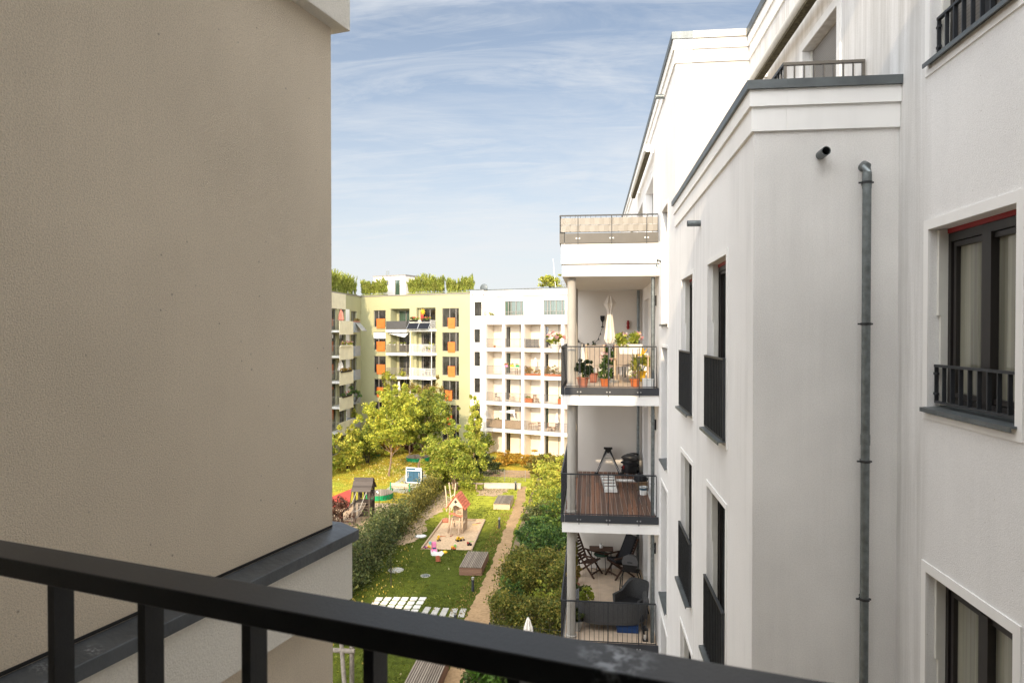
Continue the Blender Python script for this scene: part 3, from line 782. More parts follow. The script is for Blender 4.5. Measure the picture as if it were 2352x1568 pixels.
mb = MB(); mb.box(-.05, LX0-.15, -.06, 12, 18.5, 18.62); mb.box(LX0-.149, LEND+4, .84, 12, 18.5, 18.62); mb.build('roof', MT['zinc'], wb)
mb = MB(); mb.box(3.0, LEND+4, .83, .899, 17.75, 17.82); mb.build('awning_bar', MT['frame_grey'], wb)
for h in swin+topw: fwin(wb, 0, h, 2)
for h in topf: fwin(wb, .9, h, [.18, .32, .58, .85], 'frame_grey', 'glass_green')
mb = MB(); mb.box(LX0-.2, LEND+.2, -.08, 1.9, 14.62, 14.95); mb.box(LX0-.2, LEND+.2, -.12, .1, 14.95, 15.6); mb.build('fascia', MT['stucco_far'], wb)
wr = thinrail(LX0-.1, LEND, -.02, 15.6, 16.05, .17).build('railing', MT['frame_grey'], wb)
DEP = 1.9
mb = MB()
doors = []
for b_ in range(NB):
    for z in FL:
        a = LX0+LW*b_+1.55; doors.append((a, a+.68, z+.08, z+2.38))
mb.wall((0,DEP,0), UF, NF, LX0-.2, LEND+.2, 0, 14.7, doors, .14); mb.build('loggia_wall', MT['loggia_cream'], wb)
for h in doors: fwin(wb, DEP, h, 2, 'frame_grey', random.choice(['glass_far','glass_far','glass_green']), .12, name='balcony_door')
for i in range(NB+1):
    x = LX0+LW*i; mb = MB(); mb.box(x-.15, x+.17, -.10, .35, -.1, 14.62); mb.build('pier', MT['stucco_far'], wb)
    if i in (0, 2, 4):
        mb = MB(); mb.box(x-.08, x+.09, .351, DEP-.001, 0, 14.62); mb.build('partition', MT['loggia_cream'], wb)
    elif i < NB:
        mb = MB(); mb.box(x+1.12-.03, x+1.12+.03, DEP-.08, DEP-.02, 0, 14.62); mb.build('downpipe', MT['frame_grey'], wb)
for z in FL[1:]:
    mb = MB(); mb.box(LX0-.2, LEND+.2, -.12, DEP-.002, z-.38, z); mb.build('slab', MT['stucco_far'], wb)
    for b_ in range(NB):
        a = LX0+LW*b_+.17; c = LX0+LW*(b_+1)-.15
        thinrail(a+.002, c-.002, .02, z+.06, z+1.02, .14, .026).build('railing', MT['rail_far'], wb)
for b_ in range(NB):
    a = LX0+LW*b_+1.0
    mb = MB(); mb.cyl((a-.5, -.121, 14.8), (a-.5, -.16, 14.8), .04, .04, 8); mb.build('spout', MT['zinc'], wb)
for x in (.35, 1.75):
    mb = MB(); mb.cyl((x, .01, 18.0), (x, -.25, 17.97), .05, .05, 8); mb.build('spout', MT['zinc'], wb)
mb = MB(); mb.wall((0,12,0), UF, (0,1,0), 0, LEND+4, 0, 18.5); mb.build('back_wall', MT['stucco_far'], wb)

# ------------------------------------------------------------------ olive green building, with its wing coming forward on the left
gb = thing('apartment_building', 'pale olive green apartment building with orange window panels beside the white one', 'building', FP, FA)
GT = 18.15
gr, gl, gbx, glo = [], [], [], []
tops = [16.55, 13.75, 10.95, 8.15, 5.35]
for t_ in tops:
    gr.append((-3.8, -1.5, t_-2.2, t_)); gl.append((-13.75, -11.95, t_-2.15, t_-.1))
    glo.append((-11.2, -8.4, t_-2.45, t_+.05)); gbx.append((-7.4, -4.7, t_-2.4, t_+.1))
gw = [(-3.8,-1.5,.35,2.55), (-13.75,-11.95,.3,2.4)]
mb = MB(); mb.wall(OF, UF, NF, -15.75, -.002, 0, GT, [h+(.18,) for h in gr+gl+gw] + [h+(1.3,) for h in glo] + [h+(.5,) for h in gbx], .18)
mb.build('wall', MT['stucco_green'], gb)
mb = MB(); mb.box(-16, -.05, -.07, 12, GT, GT+.13); mb.build('roof', MT['frame_grey'], gb)
for h in gr+gw[:1]: fwin(gb, 0, h, [.43, .80], 'frame_grey', 'glass_far')
for h in gl+gw[1:]: fwin(gb, 0, h, [.38], 'frame_grey', 'glass_far')
for i, t_ in enumerate(tops):
    for a, w_ in ((-13.25, 1.25), ((-2.95, .95) if i < 3 else (-3.35, .95))):
        mb = MB(); mb.box(a, a+w_, -.10, -.03, t_-2.32, t_-1.12); mb.build('orange_panel', MT['orange'], gb, bevel=.01)
    # recessed loggia and projecting balcony
    a, b, c, d = glo[i]
    mb = MB(); mb.wall((0,1.3,0), UF, NF, a, b, c, d, [(a+.3, b-.15, c+.05, d-.2)], .1); lw = mb.build('loggia_wall', MT['stucco_green'], gb)
    fwin(gb, 1.3, (a+.3, b-.15, c+.05, d-.2), [.45, .72], 'frame_grey', 'glass_green' if i == 0 else 'glass_far', .08)
    mb = MB(); mb.box(a-.15, b+.1, -.75, -.002, c-.32, c-.02); sl = mb.build('balcony', MT['plastic_white'], gb)
    if i == 0:
        mb = MB(); mb.box(a-.12, b+.08, -.74, -.70, c-.02, c+1.0); mb.box(a-.12, a-.09, -.699, -.01, c-.02, c+1.0); mb.box(b+.05, b+.08, -.699, -.01, c-.02, c+1.0); mb.build('balcony_cloth', MT['wicker'], sl)
    else: thinrail(a-.12, b+.08, -.72, c, c+1.0, .13, .03, .7).build('railing', MT['frame_grey'], sl)
    a, b, c, d = gbx[i]
    mb = MB(); mb.wall((0,.5,0), UF, NF, a, b, c, d, [(a+.35, b-.1, c+.05, d-.12)], .1); mb.build('loggia_wall', MT['stucco_green'], gb)
    fwin(gb, .5, (a+.35, b-.1, c+.05, d-.12), [.1, .55], 'frame_grey', 'glass_far', .08)
    mb = MB(); mb.box(a-.25, b+.15, -1.2, -.002, c-.30, c-.02); sl = mb.build('balcony', MT['plastic_white'], gb)
    thinrail(a-.22, b+.12, -1.16, c, c+1.0, .13, .03, 1.1).build('railing', MT['plastic_white'], sl)
    if i:
        mb = MB(); mb.cyl((a-.2, -1.0, c), (a-.2, -1.0, c+2.45), .035, .035, 8); mb.build('post', MT['plastic_white'], sl)
        mb = MB(); mb.cyl((b+.1, -1.0, c), (b+.1, -1.0, c+2.45), .035, .035, 8); mb.build('post', MT['plastic_white'], sl)
MT['solar'] = M('solar', (.012,.014,.02), .5, .2, 3, spec=.15)
# black solar panels hung on the topmost balcony rail
a, b, c, d = gbx[0]
for k in range(2):
    x0 = a-.25+1.55*k
    t2 = thing('solar_panel', ('blue-black solar panel hung sloping on the top green-wall balcony, nearer the corner',
               'blue-black solar panel hung sloping on the top green-wall balcony, nearer the white building')[k], 'solar panel', FX @ V((x0, -1.25, c)), FA, 'solar panels on the top balcony')
    mb = MB(); mb.ob((.76, -.22, .32), (.74, 0, 0), (0, .22, .34), (0, -.014, .009)); mb.build('panel_face', MT['solar'], t2)
    mb = MB()
    for z_ in (-1, 1): mb.bar((.02, -.22+.22*z_, .32+.34*z_), (1.5, -.22+.22*z_, .32+.34*z_), .03, .04)
    for x_ in (.02, 1.5): mb.bar((x_, -.44, -.02), (x_, 0, .66), .03, .04)
    mb.build('panel_frame', MT['alu'], t2)
# wing running toward us on the left
K = FX @ V((-15.72, 0, 0))
wing = thing('apartment_building', 'wing with stacked balconies and beige balcony fronts, half hidden by the tan wall', 'building', (K.x, K.y, 0), 0)
WL = 24.0
wz = [(14.0-2.8*i) for i in range(6)]
oY = (0,1,0); oX = (1,0,0)
wh = []
for z in wz:
    wh += [(-3.6, -1.5, z+.05, z+2.3), (-7.5, -5.6, z+.05, z+2.4), (-10.3, -8.3, z+.05, z+2.4), (-12.6, -11.2, z+.05, z+2.4)]
mb = MB(); mb.wall((0,0,0), oY, oX, -WL, 0, 0, GT, wh, .25); mb.wall((0,-WL,0), oX, (0,-1,0), -10, 0, 0, GT)
mb.build('wall', MT['stucco_green'], wing)
mb = MB(); mb.box(-10, .06, -WL, -.05, GT, GT+.12); mb.build('roof', MT['frame_grey'], wing)
mb = MB(); mb.box(.002, .05, -WL+.01, -5.5, 16.4, GT-.001); mb.build('fascia', MT['beige_panel'], wing)
for h in wh:
    mb = MB(); x = -.22
    for a in (h[0]+.03, (h[0]+h[1])/2, h[1]-.03): mb.box(x-.04, x+.03, a-.035, a+.035, h[2], h[3]-.01)
    mb.box(x-.04, x+.03, h[0]+.066, h[1]-.066, h[3]-.08, h[3]-.012)
    f = mb.build('window', MT['frame_grey'], wing)
    mb = MB(); mb.poly([(x, h[0], h[2]), (x, h[1], h[2]), (x, h[1], h[3]), (x, h[0], h[3])]); mb.build('pane', MT['glass_far'], f)
for i, z in enumerate(wz[:5]):
    # white slab with a barred front, beige sheet side, and a small grey balcony nearer the corner
    mb = MB(); mb.box(.003, 1.06, -10.4, -6.0, z-.26, z-.02); sl = mb.build('balcony', MT['plastic_white'], wing)
    mb = MB(); mb.box(1.062, 1.10, -10.42, -6.0, z-.50, z+1.02); mb.build('beige_front', MT['beige_panel'], sl)
    mb = MB()
    for j in range(8): mb.box(.03+.135*j, .05+.135*j, -10.43, -10.41, z-.24, z+1.08)
    mb.box(.01, 1.06, -10.44, -10.40, z+1.08, z+1.12); mb.build('railing', MT['frame_grey'], sl)
    mb = MB(); mb.box(.003, 1.0, -5.2, -3.3, z-.24, z-.02); s2 = mb.build('balcony', MT['frame_grey'], wing)
    mb = MB(); mb.box(.02, 1.0, -5.24, -5.2, z-.24, z+.95); mb.box(1.001, 1.03, -5.24, -3.3, z-.24, z+.95); mb.build('grey_front', MT['grey_panel'], s2)
    mb = MB(); mb.box(.004, .05, -5.45, -4.3, z-.02, z+2.45); mb.build('screen_wall', MT['plastic_white'], sl)

# ------------------------------------------------------------------ on the roofs
hut = thing('roof_hut', 'small white roof hut with a glazed door on the olive green building', 'hut', FX @ V((-16.3, 3.2, GT+.13)), FA)
mb = MB(); mb.wall((0,0,0), UF, NF, 0, 5.0, 0, 2.6, [(3.35, 4.15, .1, 2.1), (1.7, 2.4, 1.4, 2.1)], .15); mb.wall((5.0,0,0), (0,1,0), (1,0,0), 0, 4, 0, 2.6); mb.wall((0,0,0), (0,1,0), (-1,0,0), 0, 4, 0, 2.6); mb.wall((0,4,0), UF, (0,1,0), 0, 5, 0, 2.6); mb.build('wall', MT['stucco_far'], hut)
mb = MB(); mb.box(-.08, 5.08, -.08, 4.1, 2.6, 2.72); mb.build('roof', MT['frame_grey'], hut)
fwin(hut, 0, (3.35, 4.15, .1, 2.1), 1, 'frame_grey', 'glass_green', .12, name='door')
fwin(hut, 0, (1.7, 2.4, 1.4, 2.1), 1, 'frame_grey', 'glass_far', .12)
for x in (1.7, 2.0):
    mb = MB(); mb.cyl((x, .5, 2.72), (x, .5, 3.35), .07, .07, 8); mb.build('vent_pipe', MT['galv'], hut)
def bamboo(label, a, b, y, h, n, z=GT+.13, group='bamboo along the roof edge', box=.5):
    p = FX @ V((a, y, z)); t = thing('bamboo_planting', label, 'bamboo', p, FA, group)
    L = b-a; mb = MB(); mb.box(0, L, -box/2, box/2, 0, .12); mb.build('planter', MT['frame_grey'], t)
    k = int(L*26); rx = RNG.uniform(0, L, k); ry = RNG.uniform(-.3, .3, k); hh = h*RNG.uniform(.55, 1.08, k)*(.86+.14*np.sin(rx*1.7+a))
    lean = RNG.normal(size=(k, 2))*.16
    i = RNG.integers(0, k, n); u = RNG.uniform(.1, 1, n)
    pts = np.stack([rx[i]+lean[i, 0]*u*u*hh[i], ry[i]+lean[i, 1]*u*u*hh[i], .3+hh[i]*u], 1)+RNG.normal(size=(n, 3))*.05
    mb = MB()
    mb.box(-.02, L+.02, -.32, .32, .06, .125)
    for j in range(k): mb.tube([(rx[j], ry[j], .1), (rx[j]+lean[j,0]*.25*hh[j], ry[j]+lean[j,1]*.25*hh[j], .3+hh[j]*.5), (rx[j]+lean[j,0]*hh[j], ry[j]+lean[j,1]*hh[j], .3+hh[j])], [.02,.014,.005], 4, False)
    mb.build('stems', LF['bamboo'], t)
    dv = np.stack([lean[i, 0]*1.2, lean[i, 1]*1.2, np.ones(n)], 1)+RNG.normal(size=(n, 3))*.42
    leafmesh('foliage', pts, .34, LF['bamboo'], t, .16, dirs=dv)
    return t
bamboo('feathery bamboo in front of the white roof hut', -15.9, -12.2, .5, 1.9, 7500)
bamboo('tall feathery bamboo clump on the green roof, just past the roof hut', -8.9, -3.9, .5, 2.1, 10500)
bamboo('lower bamboo clump on the green roof beside the white building', -3.3, .1, .5, 1.65, 6500)
def bam_w(label, y0, y1, h, n):
    t = bamboo(label, 0, y1-y0, 0, h, n); t.location = (K.x-.6, K.y+y0, GT+.13); t.rotation_euler = (0, 0, R(90)); return t
bam_w('dense bamboo row on the wing roof next to the tan wall', -23, -.6, 2.3, 26000)
ds = thing('satellite_dish', 'grey satellite dish on the white loggia building roof', 'dish', FX @ V((1.15, 1.2, 18.35)), FA)
mb = MB(); mb.cyl((0,0,0), (0,0,.5), .03, .03, 8); mb.build('mast', MT['galv'], ds)
mb = MB(); mb.ell((0, -.05, .5), (.5, .12, .46), 16, 8); mb.build('dish', MT['zinc'], ds, True)
shrub('golden green shrub on the white loggia building roof', FX @ V((9.2, 2.0, 18.62)), 1.5, 1.0, 1.5, 'lime', 2600, .17, 40)
ph = thing('roof_hut', 'low grey domed roof structure with a pale balustrade behind the roof shrub', 'hut', FX @ V((12.2, 4.5, 18.62)), FA)
mb = MB(); mb.tube([(-2.2, 1.2, .2), (3.5, 1.2, .2)], 1.5, 24); mb.build('dome', MT['zinc'], ph, True)
thinrail(-2.6, 3.5, -.6, .0, .9, .2, .05).build('balustrade', MT['frame_grey'], ph)
ms = thing('flagpole', 'thin white pole on the roof beside the golden shrub', 'pole', FX @ V((9.9, 1.6, 18.62)), FA)
mb = MB(); mb.cyl((0,0,0), (-.3,0,3.2), .03, .018, 8); mb.build('pole', MT['plastic_white'], ms)
mb = MB(); mb.lathe([(.14,0),(.14,.04),(.06,.08)], (0,0,0), 10); mb.build('base', MT['galv'], ms)

# ------------------------------------------------------------------ life on the far balconies
def lz(b, x, y, z): return FX @ V((LX0+LW*b+x, y, z))
def chair(label, cat='chair', mat='wood_pale', loc=(0,0,0), rz=0, group=None, h=.88):
    t = thing('garden_chair', label, cat, loc, rz, group)
    for x in (-.2, .2):
        for y in (-.2, .2):
            mb = MB(); mb.box(x-.02, x+.02, y-.02, y+.02, 0, .42 if y < 0 else h); mb.build('leg', MT[mat], t)
    mb = MB(); mb.box(-.23, .23, -.23, .23, .42, .455); mb.build('seat', MT[mat], t)
    mb = MB(); mb.box(-.22, .22, .17, .18, .52, .62); mb.build('back_slat', MT[mat], t)
    mb = MB(); mb.box(-.22, .22, .17, .18, .70, h-.02); mb.build('back_slat', MT[mat], t)
    return t
def table(label, loc, rz=0, w=.7, d=.7, h=.73, mat='wood_pale', group=None):
    t = thing('garden_table', label, 'table', loc, rz, group)
    mb = MB(); mb.box(-w/2, w/2, -d/2, d/2, h-.03, h); mb.build('tabletop', MT[mat], t)
    for x in (-1, 1):
        for y in (-1, 1):
            mb = MB(); mb.box(x*(w/2-.05)-.02, x*(w/2-.05)+.02, y*(d/2-.05)-.02, y*(d/2-.05)+.02, 0, h-.031); mb.build('leg', MT[mat], t)
    return t
def parasol(label, loc, h=2.2, mat='umbrella_white', group=None, r=.17, tied=False):
    t = thing('parasol', label, 'parasol', loc, 0, group)
    mb = MB(); mb.cyl((0,0,0), (0,0,h), .022, .02, 8); mb.build('pole', MT['alu'], t)
    n = 16; prof = [(r*.42, h*.44), (r*.60, h*.50), (r*.48, h*.58), (r*.36, h*.70), (r*.24, h*.80), (r*.34, h*.84), (r*.68, h*.905), (r*.46, h*.95), (r*.22, h*.99), (.015, h)] if tied else [(r*.55, h*.42), (r*1.15, h*.50), (r, h*.62), (r*.8, h*.8), (r*.35, h*.95), (.015, h*1.0)]
    vs, fs = [], []
    for j, (q, z) in enumerate(prof):
        for k in range(n):
            a = 2*math.pi*k/n; s = q*(1 if k % 2 else .66); vs.append((s*math.cos(a), s*math.sin(a), z+(.05 if k % 2 and j == 0 else 0)))
    for j in range(len(prof)-1):
        for k in range(n): fs.append((j*n+k, j*n+(k+1) % n, (j+1)*n+(k+1) % n, (j+1)*n+k))
    mb = MB(); mb.add(vs, fs); mb.build('canopy', MT[mat], t)
    mb = MB(); mb.lathe([(.25,0),(.25,.05),(.06,.1)], (0,0,0), 14); mb.build('base', MT['concrete'], t)
    return t
def potplant(label, loc, pr=.15, ph_=.26, h=.5, leaf='plant', pot='terracotta', n=260, size=.1, rr=None, name='potted_plant', group=None, flowers=None, up=None):
    t = thing(name, label, 'plant', loc, 0, group)
    mb = MB(); mb.lathe([(pr*.7,0),(pr*.95,ph_*.85),(pr*1.08,ph_*.86),(pr*1.08,ph_),(pr*.9,ph_),(pr*.85,ph_*.9)], (0,0,0), 16); mb.build('pot', MT[pot], t, True)
    rr = rr or pr*1.5
    pts, cc = clumps(n, (0,0,ph_+h*.5), (rr, rr, h*.52), 14, .42, .3)
    mb = MB()
    for q in cc[:6]: mb.tube([(0,0,ph_*.85), (q[0]*.5,q[1]*.5,(ph_+q[2])/2), tuple(q)], [.012,.008,.004], 4, False)
    mb.build('stems', LF['plant'], t)
    leafmesh('foliage', pts, size, LF[leaf], t)
    if flowers:
        k = flowers[1]; d = RNG.normal(size=(k, 3)); d[:, 2] = abs(d[:, 2])*.8+.2; d /= np.linalg.norm(d, axis=1)[:, None]
        c = np.array((0,0,ph_+h*.5))+d*np.array((rr, rr, h*.55))
        leafmesh('blossoms', (c[RNG.integers(0, k, k*10)]+RNG.normal(size=(k*10, 3))*size*.35), size*.8, LF[flowers[0]], t, .9)
    return t
def boxplanter(label, loc, rz, L=.7, d=.2, hb=.2, h=.28, leaf='plant', pot='cream', n=260, size=.09, flowers=None, group=None):
    t = thing('flower_box', label, 'flower box', loc, rz, group)
    mb = MB(); mb.prism([(-L/2+.03,-d/2+.02,0),(L/2-.03,-d/2+.02,0),(L/2,-d/2,hb),(-L/2,-d/2,hb)], (0,d,0)); mb.build('trough', MT[pot], t, bevel=.015)
    k = max(5, int(L*14)); cc = np.stack([RNG.uniform(-L/2, L/2, k), RNG.uniform(-d/2, d/2, k), hb+RNG.uniform(.1, .95, k)*h], 1)
    pts = cc[RNG.integers(0, k, n)]+RNG.normal(size=(n, 3))*.05
    mb = MB()
    mb.box(-L/2+.02, L/2-.02, -d/2+.02, d/2-.02, hb-.04, hb-.012)
    for q in cc: mb.tube([(q[0]*.9, q[1]*.5, hb-.025), tuple(q)], [.008, .003], 4, False)
    mb.build('stems', LF['plant'], t)
    leafmesh('foliage', pts, size, LF[leaf], t)
    if flowers:
        cf = np.stack([RNG.uniform(-L/2, L/2, flowers[1]), RNG.uniform(-d/2-.05, d/2, flowers[1]), hb+h*RNG.uniform(.6, 1.25, flowers[1])], 1)
        leafmesh('blossoms', cf[RNG.integers(0, flowers[1], flowers[1]*12)]+RNG.normal(size=(flowers[1]*12, 3))*.03, size*.8, LF[flowers[0]], t, .9)
    return t
# white building
chair('pale wooden chair in the second loggia of the third floor', loc=lz(1, .55, .8, 6), rz=FA+.4)
chair('pale wooden chair by the door in the second loggia of the third floor', loc=lz(1, 1.85, .7, 6), rz=FA-1.2)
chair('small grey chair in the first loggia of the third floor', mat='frame_grey', loc=lz(0, 1.2, .7, 6), rz=FA+1.5)
for i, (b, x, z, rz) in enumerate([(2, 1.7, 3, .5), (3, .5, 3, 2.2), (3, 1.15, 3, -.6), (2, 1.2, 6, 1.0)]):
    chair(('brown slatted chair in the third loggia of the first floor', 'brown chair nearest the pier in the fourth loggia of the first floor', 'brown chair under the grey parasol in the fourth loggia', 'brown chair behind the red planter in the third loggia')[i], mat='wood_box', loc=lz(b, x, .8, z), rz=FA+rz)
table('small brown table in the third loggia of the first floor', lz(2, .85, .7, 3), FA, mat='wood_box')
table('low pallet table in the fourth loggia of the first floor', lz(3, .8, .7, 3), FA, .9, .7, .35, 'wood_pale')
table('small table behind the bright flower boxes on the second floor', lz(1, .8, .9, 9), FA, .8, .6, .7, 'wood_box')
parasol('closed grey parasol in the fourth loggia of the first floor', lz(3, 1.45, .6, 3), 2.1)
parasol('closed white parasol in the third loggia of the second floor', lz(2, 1.1, .9, 9), 2.0)
for i, (b, x, z, lf) in enumerate([(2, .5, 9, 'orange'), (3, .25, 9, 'orange'), (3, 1.1, 9, 'brown'), (0, .4, 3, 'green'), (0, 1.4, 3, 'green')]):
    potplant(('bushy yellow-green plant in the third loggia of the second floor', 'rusty potted plant by the pier in the fourth loggia of the second floor', 'brown potted plant in the fourth loggia of the second floor', 'green potted plant behind the reed screen, near the pier', 'green potted plant behind the reed screen, near the door')[i], lz(b, x, .5, z), .2, .3, .8, lf, n=300, size=.14, rr=.42)
boxplanter('rust coloured bed of flowers along the third loggia rail of the second floor', lz(2, 1.15, .25, 9.02), FA, 1.9, .25, .2, .5, 'orange', 'terracotta', 420, .12)
boxplanter('rust coloured bed of flowers along the fourth loggia rail of the second floor', lz(3, 1.15, .25, 9.02), FA, 1.9, .25, .2, .45, 'brown', 'terracotta', 420, .12)
boxplanter('red wooden planter in the third loggia of the third floor', lz(2, .55, .35, 6.02), FA, .95, .3, .5, .2, 'green', 'terracotta', 160, .1)
boxplanter('red planter at the pier of the fourth loggia, third floor', lz(3, 1.95, .35, 6.02), FA, .5, .3, .6, .3, 'green', 'terracotta', 160, .1)
for i, (x, f) in enumerate([(.35, 'redflower'), (1.1, 'flower'), (1.75, 'flower')]):
    boxplanter(('bright pink flower box hung on the second loggia rail, by the left pier', 'yellow flower box hung in the middle of the second loggia rail', 'lime flower box hung on the second loggia rail, by the door')[i], lz(1, x, -.07, 9.95), FA, .42, .16, .16, .16, 'lime', ('pink', 'yellow', 'green_paint')[i], 90, .08, (f, 6))
for i, b in enumerate((0, 1)):
    t = thing('reed_screen', ('brown reed screen behind the first loggia rail of the first floor', 'brown reed screen behind the second loggia rail of the first floor')[i], 'screen', lz(b, .19, .05, 3.05), FA, 'reed screens')
    mb = MB()
    for j in range(60):
        x = .033*j; mb.box(x, x+.031, 0, .012, 0, .93+.03*math.sin(j*2.3))
    mb.build('reeds', M('reed', (.34,.25,.17), .9, .3, 12), t)
    mb = MB(); mb.bar((0, .02, .75), (1.98, .02, .75), .01, .02); mb.build('binding', MT['bark_dark'], t)
sd = thing('shade_sail', 'white shade sail stretched across the second loggia of the first floor', 'sail', lz(1, 0, 0, 3), FA)
mb = MB(); mb.add([(-.75, .1, 1.9), (1.35, .1, 1.25), (.9, .9, 2.1), (.3, .45, 1.85), (.95, .4, 1.72)], [(0,3,2),(0,4,3),(4,1,2),(3,4,2)]); mb.build('cloth', MT['plastic_white'], sd)
mb = MB(); mb.tube([(1.35,.1,1.25), (1.9,.05,1.0)], .008, 4); mb.build('cord', MT['plastic_white'], sd)
sl = thing('louvred_screen', 'grey louvred screen behind the third loggia rail of the fourth floor', 'screen', lz(2, .3, .12, 12.06), FA)
mb = MB()
for j in range(7): mb.box(.03, 1.55, -.01, .01, .04+.135*j, .15+.135*j)
mb.build('slat', MT['wicker'], sl)
for x in (.03, .55, 1.05, 1.55):
    mb = MB(); mb.box(x-.02, x+.02, .011, .03, 0, 1.0); mb.build('post', MT['frame_grey'], sl)
ln = thing('sun_lounger', 'dark folding lounger in the fourth loggia of the fourth floor', 'lounger', lz(3, .2, .8, 12), FA)
mb = MB(); mb.bar((.35,0,.33),(1.5,0,.33),.5,.04); mb.build('seat', MT['black_fabric'], ln)
mb = MB(); mb.bar((.32,0,.35),(.0,0,.85),.5,.04); mb.build('backrest', MT['black_fabric'], ln)
for x in (.4, 1.4):
    mb = MB(); mb.bar((x,-.22,0),(x+.1,-.22,.31),.03,.03); mb.bar((x,.22,0),(x+.1,.22,.31),.03,.03); mb.bar((x,-.22,.02),(x,.22,.02),.03,.03); mb.build('leg', MT['alu'], ln)
potplant('small terracotta pot in the first loggia of the fourth floor', lz(0, 1.0, .4, 12), .12, .2, .1, 'brown', n=40)
shrub('round golden shrub at the corner of the top terrace', FX @ V((2.6, .35, 15.0)), .5, .35, 1.25, 'lime', 500, .13, 14)
# olive building
for i, (x, lf) in enumerate([(-7.3, 'plant'), (-6.7, 'green'), (-5.6, 'plant'), (-5.0, 'green')]):
    boxplanter(('flower box on the solar balcony rail, at the corner post', 'flower box on the solar balcony rail, second from the corner', 'flower box on the solar balcony rail, under the star', 'flower box on the solar balcony rail, at the white building end')[i], FX @ V((x, -1.1, 15.0)), FA, .6, .2, .18, .3, lf, 'black', 170, .12, ('redflower', 4), group='flower boxes above the solar panels')
st = thing('paper_star', 'glowing yellow paper star hung over the solar panel balcony', 'star', FX @ V((-6.1, -.6, 16.15)), FA)
mb = MB(); n = 9
for k in range(n):
    a = 2*math.pi*k/n; a2 = a+math.pi/n; a0 = a-math.pi/n
    mb.add([(0,-.12,0), (.18*math.cos(a0),0,.18*math.sin(a0)), (.45*math.cos(a),0,.45*math.sin(a)), (.18*math.cos(a2),0,.18*math.sin(a2)), (0,.12,0)], [(0,1,2),(0,2,3),(4,2,1),(4,3,2)])
mb.build('rays', MT['yellow'], st)
mb = MB(); mb.cyl((0,0,.1), (0,0,.55), .008, .008, 5); mb.build('cord', MT['black'], st)
tw = thing('towel', 'pinkish red towel hanging behind the solar panel balcony', 'towel', FX @ V((-6.95, .2, 15.1)), FA)
mb = MB(); mb.box(0, .42, 0, .02, 0, 1.2); mb.build('cloth', MT['cloth_red'], tw)
aw = thing('sunshade', 'white sunshade sloping over the second loggia from the top', 'sunshade', FX @ V((-11.2, -.1, 13.75)), FA)
mb = MB(); mb.add([(0,0,0), (2.8,0,-.05), (2.8,-.9,-.6), (0,-.3,-.18)], [(0,1,2,3)]); mb.build('cloth', MT['plastic_white'], aw)
mb = MB(); mb.bar((0,-.3,-.18),(2.8,-.9,-.6),.03,.03); mb.build('front_bar', MT['alu'], aw)
bl = thing('window_blind', 'white blind half lowered on the second window from the top', 'blind', FX @ V((-13.75, -.03, 13.0)), FA)
mb = MB(); mb.box(0, 1.8, 0, .03, 0, .72); mb.build('slats', MT['plastic_white'], bl)
mb = MB(); mb.box(0, 1.8, -.03, .06, .721, .80); mb.build('box', MT['alu'], bl)
parasol('closed white parasol on the vine covered balcony', FX @ V((-9.6, -.5, 5.75)), 2.2)
chair('folding wooden chair on the right hand olive balcony, second from the top', loc=FX @ V((-6.3, -.7, 11.35)), rz=FA)
table('wooden table on the right hand olive balcony, second from the top', FX @ V((-5.8, -.6, 11.35)), FA)
chair('pale chair on the right hand olive balcony, third from the top', loc=FX @ V((-6.0, -.7, 8.55)), rz=FA+.5)
table('pale table on the right hand olive balcony, third from the top', FX @ V((-5.3, -.7, 8.55)), FA)
potplant('leafy green plant at the end of the olive balcony second from the top', FX @ V((-5.0, -.8, 11.35)), .2, .3, 1.1, 'bright', n=420, size=.15, rr=.45)
for i, x in enumerate((-10.9, -10.2, -9.2, -8.7)):
    potplant('small plant on the loggia rail under the white sunshade', FX @ V((x, -.55, 12.2)), .1, .15, .22, 'bright', 'plastic_white', 60, .09, group='plants on the loggia rail')
def vine(label, box_, n, leaf, size=.2, hole=None):
    t = thing('climbing_vine', label, 'vine', FX @ V((0,0,0)), FA)
    x0, x1, y0, y1, z0, z1 = box_
    k = int((x1-x0)*(z1-z0)*2.2)+6; c = np.stack([RNG.uniform(x0, x1, k), RNG.uniform(y0, y1, k), RNG.uniform(z0, z1, k)], 1)
    if hole: c = c[~((c[:, 0] > hole[0]) & (c[:, 0] < hole[1]) & (c[:, 2] > hole[2]) & (c[:, 2] < hole[3]))]
    k = len(c); pts = c[RNG.integers(0, k, n)]+RNG.normal(size=(n, 3))*.2
    mb = MB(); mb.tube([(x0, y1, z0-.6), (x1, y1, z0-.6)], .02, 5)
    for j in range(6):
        x = x0+(x1-x0)*(j+.5)/6; mb.tube([(x, y1, z0-.6), (x+random.uniform(-.3,.3), (y0+y1)/2, z0), (x+random.uniform(-.6,.6), y0, z1)], [.02,.02,.01], 5, False)
    mb.build('stems', MT['bark'], t); leafmesh('foliage', pts, size, LF[leaf], t)
    return t
vine('bright yellow-green vine wreathed round a loggia of the olive building', (-11.9, -8.2, -1.1, -.6, 5.0, 9.0), 2600, 'lime', .24, (-10.6, -8.9, 5.9, 7.7))
vine('brown withering vine on the lower olive balconies', (-7.9, -4.6, -1.7, -1.2, 2.2, 7.6), 1500, 'brown', .2)
